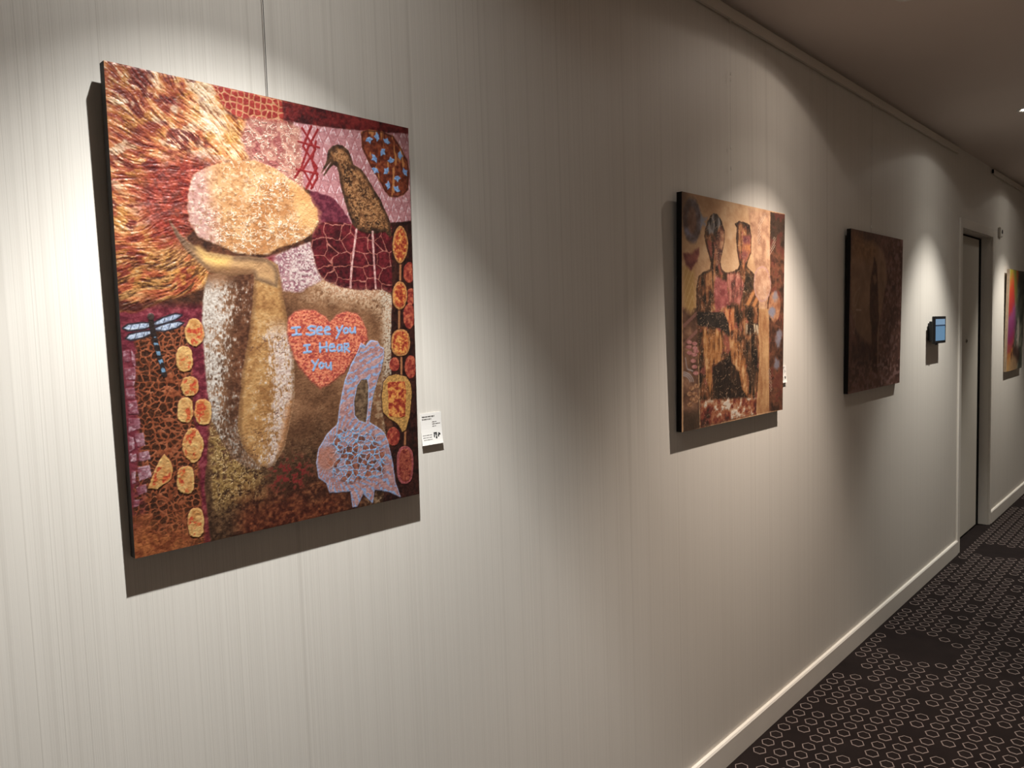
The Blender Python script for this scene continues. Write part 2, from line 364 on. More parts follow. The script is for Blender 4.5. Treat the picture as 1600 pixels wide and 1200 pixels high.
class Art:
    # a painted surface sampled on a grid of points (millimetres from the upper left corner)
    def __init__(s, w, h, nx, ny):
        s.w, s.h, s.nx, s.ny = w, h, nx, ny
        s.x, s.y = np.meshgrid(np.linspace(0, w, nx), np.linspace(0, h, ny))
        s.gain, s.chroma = 1.0, 1.0
        s.img = np.zeros((ny, nx, 3)); s.z = np.zeros((ny, nx)); s.soft = 1.2 * w / nx
        s.wob = (fbm(s.x / 9, s.y / 9, 3, 3) - .5) * 5
    def sd(s, poly, wob=1.0):
        P = np.array(poly, float); m = 25
        x0, x1 = P[:, 0].min() - m, P[:, 0].max() + m; y0, y1 = P[:, 1].min() - m, P[:, 1].max() + m
        i0 = max(0, int(x0 / s.w * (s.nx - 1))); i1 = min(s.nx, int(x1 / s.w * (s.nx - 1)) + 2)
        j0 = max(0, int(y0 / s.h * (s.ny - 1))); j1 = min(s.ny, int(y1 / s.h * (s.ny - 1)) + 2)
        out = np.full((s.ny, s.nx), -99.0)
        if i1 <= i0 or j1 <= j0: return out
        X = s.x[j0:j1, i0:i1]; Y = s.y[j0:j1, i0:i1]
        d = np.full(X.shape, 1e9); ins = np.zeros(X.shape, bool)
        for (ax, ay), (bx_, by_) in zip(P, np.roll(P, -1, 0)):
            ex, ey = bx_ - ax, by_ - ay; L2 = ex * ex + ey * ey + 1e-9
            t = np.clip(((X - ax) * ex + (Y - ay) * ey) / L2, 0, 1)
            d = np.minimum(d, np.hypot(X - ax - t * ex, Y - ay - t * ey))
            c = (ay > Y) != (by_ > Y)
            if abs(ey) > 1e-9: ins ^= c & (X < ex * (Y - ay) / ey + ax)
        out[j0:j1, i0:i1] = np.where(ins, d, -d) + s.wob[j0:j1, i0:i1] * wob
        return out
    def mask(s, poly, wob=.4, soft=None):
        f = soft or s.soft; return np.clip(s.sd(poly, wob) / f + .5, 0, 1)
    def line(s, pts, width, wob=.2, soft=None):
        d = np.full((s.ny, s.nx), 1e9)
        for (ax, ay), (bx_, by_) in zip(pts[:-1], pts[1:]):
            ex, ey = bx_ - ax, by_ - ay; L2 = ex * ex + ey * ey + 1e-9
            t = np.clip(((s.x - ax) * ex + (s.y - ay) * ey) / L2, 0, 1)
            d = np.minimum(d, np.hypot(s.x - ax - t * ex, s.y - ay - t * ey))
        return np.clip((width / 2 - d + s.wob * wob) / (soft or s.soft) + .5, 0, 1)
    def put(s, a, c, dz=0.0):
        c = np.asarray(c, float); a = np.clip(a, 0, 1)
        s.img = s.img * (1 - a[..., None]) + c * a[..., None]
        if dz: s.z = s.z + a * dz
    def ramp(s, v, stops):
        out = np.zeros(v.shape + (3,)); ks = [k for k, _ in stops]
        for ch in range(3): out[..., ch] = np.interp(v, ks, [c[ch] for _, c in stops])
        return out
    def build(s, name, material, parent, y0):
        # grid mesh whose height field is the thickness of the paint; colour is stored as pigment per vertex
        nx, ny = s.nx, s.ny
        co = np.empty((ny, nx, 3), np.float32)
        co[..., 0] = s.x / 1000; co[..., 2] = (s.h - s.y) / 1000
        edge = np.minimum(np.minimum(s.x, s.w - s.x), np.minimum(s.y, s.h - s.y))
        co[..., 1] = y0 - np.clip(s.z, -.3, 3) / 1000 * np.clip(edge / 3, 0, 1) - .0004
        idx = np.arange(nx * ny).reshape(ny, nx)
        quads = np.stack([idx[1:, :-1], idx[1:, 1:], idx[:-1, 1:], idx[:-1, :-1]], -1).reshape(-1, 4)
        me = bpy.data.meshes.new(name)
        me.vertices.add(nx * ny); me.vertices.foreach_set('co', co.ravel())
        nq = len(quads)
        me.loops.add(nq * 4); me.loops.foreach_set('vertex_index', quads.ravel().astype(np.int32))
        me.polygons.add(nq); me.polygons.foreach_set('loop_start', np.arange(0, nq * 4, 4, dtype=np.int32))
        me.update(calc_edges=True); me.validate()
        ca = me.color_attributes.new('pigment', 'FLOAT_COLOR', 'POINT')
        lin = srgb(np.clip(s.img, 0, 255)).reshape(-1, 3)
        grey = lin @ np.array([.3, .59, .11]); lin = (lin * s.chroma + grey[:, None] * (1 - s.chroma)) * s.gain
        ca.data.foreach_set('color', np.concatenate([lin, np.ones((len(lin), 1))], 1).astype(np.float32).ravel())
        me.polygons.foreach_set('use_smooth', np.ones(nq, dtype=bool))
        me.materials.append(material)
        o = bpy.data.objects.new(name, me); COL.objects.link(o); o.parent = parent
        return o

# outlines of the painted motifs, in millimetres on each canvas
D1 = {'hair': [(-12.2,-5.9),(168.9,-0.3),(185.9,34.9),(208.8,46.0),(232.4,57.5),(238.7,105.1),(174.9,120.4),(154.7,206.1),(101.6,246.6),(119.8,283.3),(139.4,302.9),(127.7,329.0),(97.1,337.3),(58.0,350.3),(22.9,365.0),(-1.1,362.7),(-18.2,362.7)],'mosaic': [(159.7,-0.7),(248.4,-2.5),(290.2,2.1),(290.7,42.1),(228.5,47.5),(220.0,46.5),(195.1,43.5),(176.5,34.3)],'darkstrip': [(281.6,1.7),(562.6,-4.7),(561.8,12.3),(436.5,25.1),(352.7,32.0),(282.4,35.6)],'scribble': [(215.2,41.6),(288.5,35.8),(313.2,42.3),(315.3,155.5),(271.8,127.5),(220.6,115.4),(202.1,79.1)],'pink': [(301.1,33.4),(352.7,32.0),(436.5,25.1),(553.5,11.5),(579.2,-1.3),(573.6,184.3),(504.4,190.9),(413.4,200.8),(333.6,151.8),(299.2,134.9)],'lat1': [(336.1,35.1),(318.1,72.6),(344.1,105.7),(320.9,146.2)],'lat2': [(318.0,41.4),(342.3,74.2),(316.1,112.7),(334.1,141.6)],'lat3': [(308.9,65.7),(350.8,69.9)],'lat4': [(303.3,114.5),(345.2,117.1)],'lat5': [(349.0,38.4),(327.7,73.8),(313.1,110.3),(299.5,129.2)],'lat6': [(344.7,59.4),(334.7,95.6),(344.9,122.9),(330.7,145.0)],'purple': [(327.3,148.3),(356.8,152.7),(376.9,156.8),(390.1,170.1),(413.5,199.3),(427.2,214.7),(377.3,218.9),(329.4,237.2)],'maroon': [(337.3,210.6),(361.2,199.6),(413.4,200.8),(512.1,195.0),(506.9,220.9),(516.7,265.0),(509.5,329.4),(478.2,325.2),(407.4,323.7),(379.3,320.5),(349.0,309.5),(336.7,289.0),(324.0,246.3),(325.7,246.2)],'oval': [(441.9,27.2),(455.2,20.1),(489.4,16.9),(516.6,21.4),(535.7,41.9),(550.9,65.2),(554.0,87.4),(550.3,120.2),(539.4,132.9),(522.8,139.7),(502.9,140.4),(491.6,130.7),(480.8,113.4),(466.4,96.7),(452.5,74.2),(442.4,54.5)],'bird': [(352.6,114.5),(363.0,94.1),(369.1,72.7),(378.2,62.3),(388.7,58.2),(400.9,58.5),(411.2,64.2),(417.7,76.6),(422.5,89.5),(440.3,97.4),(450.9,108.2),(464.9,127.9),(481.1,147.7),(493.5,171.4),(502.4,189.5),(505.1,216.3),(501.0,219.8),(489.7,209.6),(449.3,216.0),(427.4,211.7),(415.2,200.6),(407.3,180.3),(399.6,157.1),(393.5,137.0),(389.6,110.7),(386.7,99.3),(378.2,96.2),(369.2,104.8),(358.4,118.7),(356.5,117.2),(373.3,92.5)],'leg1': [(423.8,210.5),(409.2,285.8),(405.8,319.8)],'leg2': [(460.0,212.0),(461.8,283.5),(463.1,320.3)],'rightcol': [(506.3,190.7),(570.4,179.9),(567.8,762.8),(461.1,754.1),(493.0,585.8),(470.3,567.2),(468.7,519.4),(493.7,489.4),(495.5,412.6),(501.6,329.5)],'stem': [(526.7,225.8),(522.9,303.3),(518.2,358.2),(516.2,400.2),(519.7,452.1),(518.5,494.2),(519.2,588.8),(523.6,609.0),(521.2,641.5)],'biginner': [(483.1,504.6),(525.3,506.1),(528.5,524.3),(523.9,576.3),(509.4,579.6),(483.8,571.9),(483.5,536.6)],'egg': [(121.5,148.9),(142.6,133.6),(169.5,121.2),(225.4,110.4),(260.2,118.1),(292.3,135.8),(323.1,154.5),(341.4,181.2),(342.9,204.3),(332.7,222.5),(309.9,238.1),(261.8,256.1),(240.9,267.4),(211.8,269.1),(189.4,268.4),(162.7,259.5),(123.8,244.9),(109.9,220.8),(109.9,180.6)],'peach': [(289.7,138.4),(320.6,152.5),(342.7,181.1),(342.9,204.3),(330.1,222.8),(307.3,213.3),(296.3,180.3)],'torso': [(240.7,271.8),(261.8,267.3),(324.3,240.5),(335.1,289.1),(349.1,307.5),(379.3,319.3),(421.8,324.9),(478.3,323.0),(497.5,331.2),(505.4,348.7),(502.3,412.7),(493.7,489.4),(472.6,519.7),(470.3,567.2),(475.9,612.6),(506.5,740.0),(401.1,747.9),(117.4,745.5),(111.8,650.3),(127.7,538.3),(206.5,492.5),(259.1,384.4)],'neck': [(234.7,274.3),(277.6,257.9),(324.3,240.5),(335.1,289.1),(345.8,306.1),(299.0,330.5),(267.9,328.4),(260.6,292.3)],'shoulder': [(349.1,307.5),(379.3,319.3),(421.8,324.9),(478.3,323.0),(497.5,331.2),(505.4,348.7),(502.0,419.2),(475.7,456.4),(475.2,386.8),(449.7,361.6),(371.0,346.9),(304.8,341.9)],'hand': [(80.4,223.6),(88.8,235.2),(96.7,247.0),(111.0,257.2),(135.9,269.1),(175.5,272.9),(217.4,272.1),(240.6,274.0),(255.0,284.3),(260.2,300.7),(256.1,323.1),(215.5,310.6),(213.2,299.8),(173.9,304.1),(139.5,300.3),(119.8,283.3),(103.1,266.6),(89.4,247.6)],'handlit': [(120.8,262.9),(140.9,273.1),(175.2,277.7),(169.1,291.1),(150.3,293.3),(130.2,280.2)],'arm1': [(137.2,305.5),(127.7,329.5),(122.0,382.9),(123.3,460.1),(127.7,538.3),(132.4,549.3),(146.5,584.7),(161.4,610.4),(184.9,630.3),(210.8,637.9),(202.4,621.1),(181.1,593.9),(172.5,564.8),(175.2,532.9),(185.0,469.3),(199.0,414.0),(209.9,353.5),(217.3,297.0),(171.5,298.9)],'arm2': [(216.2,297.0),(246.4,275.9),(259.2,284.1),(262.3,319.6),(271.9,373.3),(281.4,432.3),(281.7,475.6),(279.7,517.7),(271.9,548.8),(257.0,600.3),(237.2,631.1),(222.6,636.6),(205.5,629.3),(181.0,596.1),(174.1,554.2),(185.0,469.3),(198.9,416.1),(210.1,351.3)],'heart': [(272.9,384.6),(276.4,376.1),(287.8,366.2),(307.0,361.9),(329.7,363.3),(345.9,373.6),(358.8,385.5),(373.3,370.7),(394.7,364.7),(416.0,369.3),(430.0,383.2),(438.3,401.9),(439.3,420.5),(423.7,435.4),(404.5,456.1),(385.5,479.3),(356.9,495.4),(332.7,505.4),(313.7,489.3),(295.4,467.9),(280.9,441.4),(273.0,412.8)],'lung': [(424.2,424.7),(435.0,431.2),(441.0,423.7),(446.8,420.7),(456.2,421.6),(463.8,423.1),(467.2,432.4),(477.4,437.5),(476.5,456.5),(468.8,478.3),(458.0,502.8),(446.9,533.3),(437.5,579.4),(464.8,598.4),(470.4,603.9),(479.3,622.7),(489.3,662.8),(495.0,709.1),(506.4,741.3),(478.2,725.4),(443.8,715.0),(438.6,741.6),(417.2,718.5),(402.1,741.3),(392.3,740.5),(388.5,708.3),(343.2,702.7),(337.4,683.6),(321.2,670.4),(317.7,641.8),(323.9,616.2),(341.9,592.1),(363.2,576.8),(367.0,571.2),(371.9,541.6),(384.6,497.4),(400.5,465.0),(416.1,441.3)],'hole': [(412.9,505.6),(422.6,495.6),(434.9,495.5),(437.9,510.7),(435.4,544.8),(429.2,580.0),(413.3,573.5),(404.7,563.3),(404.2,535.6)],'lungcore': [(366.2,586.2),(409.0,585.3),(452.6,612.7),(473.8,653.9),(468.1,691.4),(426.2,687.3),(385.7,692.4),(348.2,670.6),(339.3,645.2),(351.3,608.2)],'dend': [(20.7,400.9),(56.0,390.0),(94.6,387.6),(101.8,443.6),(100.7,525.0),(103.7,607.5),(105.7,690.6),(106.9,748.1),(-3.0,749.4),(2.1,649.0),(14.7,573.9),(15.1,477.5)],'dbody': [(44.1,372.3),(44.5,386.9),(48.2,406.5),(51.7,428.7),(56.6,448.6),(59.4,463.6)],'dhead': [(49.7,372.3),(49.2,374.3),(48.2,376.1),(46.6,377.4),(44.8,378.0),(42.9,378.0),(41.1,377.3),(39.7,376.0),(38.9,374.3),(38.6,372.3),(39.1,370.3),(40.1,368.5),(41.6,367.2),(43.5,366.5),(45.4,366.5),(47.1,367.2),(48.6,368.5),(49.4,370.3)],'pods': [('pod',[(545.3,231.0),(543.4,242.7),(539.1,254.5),(533.2,263.8),(526.6,269.0),(520.9,269.3),(514.9,264.8),(510.0,256.2),(506.9,245.0),(506.2,233.7),(508.1,222.2),(512.2,210.5),(518.1,201.2),(524.5,195.8),(530.2,195.3),(536.3,199.6),(541.4,208.1),(544.5,219.5)]),('pod',[(539.1,332.7),(537.5,342.5),(533.8,351.2),(528.4,357.6),(522.1,361.0),(515.7,361.0),(509.8,357.7),(505.2,351.4),(502.4,343.0),(501.8,333.3),(503.3,323.7),(506.9,315.2),(512.2,308.7),(518.4,305.2),(524.9,305.0),(530.8,308.2),(535.6,314.4),(538.4,322.9)]),('pod',[(542.7,428.5),(541.3,439.2),(538.1,446.3),(533.3,451.3),(526.9,454.2),(517.6,454.9),(508.4,453.4),(502.5,450.0),(498.3,444.7),(496.0,437.5),(495.6,427.0),(497.0,416.5),(500.1,409.5),(504.7,404.5),(511.0,401.5),(520.2,400.6),(529.4,401.8),(535.5,405.1),(539.8,410.4),(542.3,417.7)]),('big',[(473.4,503.9),(485.6,493.6),(505.7,490.1),(529.9,496.6),(541.6,512.2),(542.4,538.7),(536.3,577.6),(524.5,605.8),(516.2,608.1),(504.9,590.4),(485.4,578.5),(470.4,564.1),(468.1,532.1)]),('pinkpod',[(541.8,681.0),(540.2,697.2),(537.3,707.0),(533.0,713.4),(527.2,716.8),(518.3,716.6),(509.6,713.6),(504.4,708.3),(501.0,700.6),(499.1,690.2),(499.2,674.1),(500.7,658.1),(503.5,648.5),(507.6,642.0),(513.3,638.5),(522.1,638.3),(530.9,641.0),(536.3,646.2),(539.9,653.9),(541.8,664.4)])],'reds': [[(561.4,285.6),(560.2,292.9),(557.2,299.3),(553.0,304.1),(547.9,306.7),(542.7,306.9),(538.0,304.6),(534.3,300.1),(532.0,293.9),(531.5,286.8),(532.7,279.7),(535.6,273.3),(539.7,268.5),(544.7,265.8),(549.9,265.5),(554.7,267.8),(558.5,272.2),(560.9,278.5)],[(562.4,334.9),(561.3,340.8),(558.7,346.0),(554.9,349.9),(550.5,351.9),(545.8,352.0),(541.6,350.0),(538.2,346.2),(536.2,341.1),(535.7,335.4),(536.7,329.6),(539.3,324.4),(543.0,320.6),(547.4,318.4),(552.1,318.3),(556.4,320.3),(559.8,324.0),(561.9,329.1)],[(558.8,374.5),(557.4,383.5),(554.2,391.4),(549.7,397.2),(544.4,400.3),(538.9,400.2),(533.9,397.0),(530.0,391.1),(527.7,383.3),(527.2,374.4),(528.6,365.5),(531.7,357.7),(536.1,351.9),(541.4,348.7),(546.9,348.7),(551.9,351.7),(555.9,357.6),(558.3,365.5)],[(557.5,478.6),(556.2,486.7),(553.2,493.7),(549.0,498.7),(543.9,501.2),(538.7,500.8),(534.0,497.7),(530.3,492.2),(528.0,484.9),(527.5,476.9),(528.8,468.9),(531.7,462.0),(535.9,456.9),(541.0,454.4),(546.2,454.6),(551.0,457.6),(554.7,463.1),(557.0,470.4)],[(514.7,471.3),(513.7,476.1),(511.2,480.2),(507.7,483.2),(503.4,484.6),(499.0,484.3),(494.9,482.4),(491.7,479.1),(489.7,474.7),(489.1,469.9),(490.1,465.1),(492.5,461.0),(496.1,458.0),(500.3,456.6),(504.8,456.8),(508.9,458.7),(512.1,462.0),(514.2,466.4)],[(509.6,617.0),(508.3,623.5),(505.3,629.0),(500.8,632.7),(495.4,634.3),(489.9,633.5),(484.9,630.5),(480.9,625.6),(478.4,619.5),(477.8,612.8),(479.1,606.4),(482.1,601.0),(486.5,597.3),(491.8,595.6),(497.3,596.3),(502.4,599.2),(506.5,604.1),(509.0,610.2)]],'letters': [[(280.8,393.7),(296.6,392.8)],[(288.6,393.3),(289.0,405.2)],[(281.1,406.2),(297.9,405.4)],[(327.7,392.4),(318.6,390.9),(312.5,394.2),(316.6,398.1),(325.3,400.3),(325.1,404.9),(316.1,407.0),(308.8,405.1)],[(330.6,399.8),(340.6,398.2),(339.5,393.5),(334.2,392.8),(330.0,398.3),(331.0,405.0),(340.9,406.4)],[(347.3,399.5),(356.9,397.9),(355.1,393.2),(350.3,393.1),(346.0,398.3),(347.7,405.4),(357.1,406.2)],[(372.2,394.0),(376.0,402.2)],[(384.5,391.8),(377.3,403.7),(370.5,414.0)],[(390.3,396.4),(386.5,400.9),(389.1,405.4),(394.9,404.1),(396.6,398.6),(392.4,395.5),(389.6,396.7)],[(401.0,395.7),(400.6,402.7),(404.8,405.2),(410.0,402.8),(411.8,395.3)],[(411.8,395.3),(412.1,405.0)],[(303.2,425.7),(314.3,424.9)],[(308.7,425.3),(309.1,436.9)],[(302.0,438.3),(316.3,437.2)],[(335.4,422.7),(335.3,438.5)],[(348.9,421.4),(348.8,437.9)],[(335.7,430.9),(349.2,429.7)],[(355.2,431.7),(365.6,430.3),(363.7,425.4),(358.3,425.2),(354.6,431.0),(357.0,437.7),(366.6,437.5)],[(381.0,427.2),(374.0,427.0),(370.9,433.4),(374.1,439.0),(379.8,436.8),(381.7,427.8),(381.9,438.7)],[(387.4,425.6),(387.4,440.1)],[(387.4,425.6),(396.0,425.3),(396.4,430.8),(387.8,432.9),(397.4,440.5)],[(318.0,454.1),(323.6,460.8)],[(330.6,453.0),(324.2,462.3),(319.5,470.8)],[(335.7,458.5),(332.1,463.6),(335.2,468.5),(340.6,467.0),(341.6,461.2),(337.0,458.6)],[(346.4,459.7),(346.7,466.8),(350.7,468.8),(354.9,466.1),(356.6,459.6)],[(356.6,459.6),(356.6,472.1)]],'chips': [(459.8,39.2),(477.3,30.0),(501.0,33.6),(491.3,57.1),(469.5,71.5),(509.5,69.0),(532.9,56.8),(471.1,94.5),(496.7,90.8),(543.7,87.2),(523.4,103.5),(500.0,118.7),(521.6,122.9)],'gold': [[(124.3,398.3),(123.0,406.0),(120.0,412.8),(115.7,417.7),(110.6,420.2),(105.3,420.0),(100.6,417.1),(96.9,412.1),(94.6,405.3),(94.1,397.7),(95.4,390.1),(98.3,383.5),(102.5,378.6),(107.5,376.0),(112.8,376.0),(117.6,378.7),(121.4,383.8),(123.8,390.6)],[(104.4,440.6),(103.3,449.6),(101.1,455.5),(97.7,459.3),(93.3,461.1),(86.7,460.7),(82.5,458.4),(79.6,454.2),(78.0,448.2),(77.9,439.3),(78.9,430.5),(81.1,424.7),(84.4,420.8),(88.8,419.0),(95.3,419.2),(99.6,421.4),(102.6,425.5),(104.2,431.6)],[(110.8,485.0),(109.5,492.5),(106.8,497.1),(102.5,499.7),(96.0,500.1),(89.6,498.5),(85.7,495.3),(83.5,490.3),(83.0,482.8),(84.2,475.4),(86.9,470.9),(91.1,468.3),(97.6,467.7),(104.0,469.1),(108.0,472.4),(110.3,477.4)],[(100.8,523.0),(99.8,532.0),(97.7,537.3),(94.7,540.7),(90.4,542.0),(83.5,541.2),(79.5,538.9),(76.8,535.0),(75.4,529.4),(75.3,520.3),(76.3,511.5),(78.3,506.2),(81.3,502.9),(85.5,501.4),(92.4,502.0),(96.5,504.3),(99.2,508.2),(100.7,513.9)],[(129.7,529.1),(128.6,538.8),(126.4,544.5),(123.1,548.0),(118.5,549.4),(111.1,548.5),(106.7,546.1),(103.9,541.8),(102.3,535.8),(102.2,526.2),(103.3,516.7),(105.4,511.1),(108.6,507.5),(113.2,506.0),(120.6,506.7),(125.0,509.1),(127.9,513.3),(129.5,519.3)],[(114.1,582.3),(112.5,590.5),(108.7,598.9),(103.5,605.2),(97.9,608.1),(93.3,607.4),(88.2,602.7),(83.8,595.0),(81.0,585.8),(80.2,577.4),(81.8,569.4),(85.5,561.1),(90.6,554.7),(96.1,551.6),(100.6,552.1),(105.9,556.7),(110.4,564.3),(113.3,573.7)],[(52.1,585.6),(58.7,596.6),(63.5,611.1),(60.7,628.2),(50.8,635.2),(38.8,641.6),(25.1,637.8),(29.2,625.0),(35.5,613.8),(43.3,597.9)],[(96.6,637.2),(95.4,647.0),(93.0,653.1),(89.5,656.9),(84.7,658.2),(77.7,656.8),(73.2,653.7),(70.1,648.7),(68.4,641.9),(68.2,632.1),(69.4,622.4),(71.7,616.4),(75.2,612.6),(80.0,611.1),(87.0,612.3),(91.5,615.3),(94.7,620.3),(96.4,627.1)],[(107.8,709.8),(106.6,720.7),(104.5,726.9),(101.3,730.7),(97.0,731.9),(90.0,730.2),(85.9,726.9),(83.3,721.9),(81.9,714.9),(81.8,703.9),(82.9,693.2),(85.0,687.0),(88.1,683.2),(92.4,681.9),(99.4,683.3),(103.5,686.5),(106.3,691.5),(107.7,698.6)]],'stones': [[(1.2,424.2),(10.1,422.1),(11.5,438.9),(1.5,440.8)],[(12.4,421.0),(17.5,429.6),(17.6,448.8),(12.4,441.4)],[(1.5,450.3),(16.5,448.8),(16.7,468.0),(1.9,466.9)],[(3.4,468.2),(15.4,470.3),(13.3,477.4),(1.9,476.5)],[(2.1,480.1),(13.9,479.8),(14.1,496.6),(2.2,495.6)],[(4.0,500.5),(16.2,499.2),(17.8,521.1),(4.1,520.8)],[(4.0,500.5),(16.2,500.4),(17.8,521.1),(3.7,519.6)],[(2.7,525.5),(19.3,527.3),(19.0,543.0),(2.7,547.0)],[(1.4,552.8),(7.8,556.1),(9.8,573.2),(1.3,576.7)],[(10.3,550.4),(22.7,549.6),(25.1,570.6),(13.7,572.6)],[(2.2,580.5),(11.0,580.6),(11.5,592.8),(1.5,593.6)],[(14.0,579.9),(28.0,579.5),(31.9,593.6),(14.2,593.2)],[(2.0,605.7),(8.6,608.0),(7.7,626.0),(2.0,627.3)],[(11.1,602.4),(29.3,600.5),(31.7,620.6),(12.2,624.4)],[(8.4,633.4),(22.1,629.8),(22.6,643.4),(10.0,645.8)],[(3.0,651.7),(11.9,652.2),(10.3,662.8),(1.8,663.5)]],'wings': [[(41.3,382.0),(28.8,381.9),(10.9,384.0),(3.6,389.2),(10.4,393.1),(30.6,391.5),(41.7,388.1)],[(41.9,393.7),(28.2,395.1),(11.2,399.5),(6.6,404.9),(13.0,407.4),(32.3,403.6),(42.8,398.6)],[(47.6,382.1),(61.5,374.3),(80.9,368.2),(90.6,370.0),(80.5,377.4),(61.0,383.4),(48.8,385.7)],[(48.6,389.9),(65.8,383.5),(85.2,380.5),(92.9,382.6),(82.3,389.9),(62.9,394.6),(50.0,393.1)]],'c': [(204.2,195.7),(352.6,637.8)]}
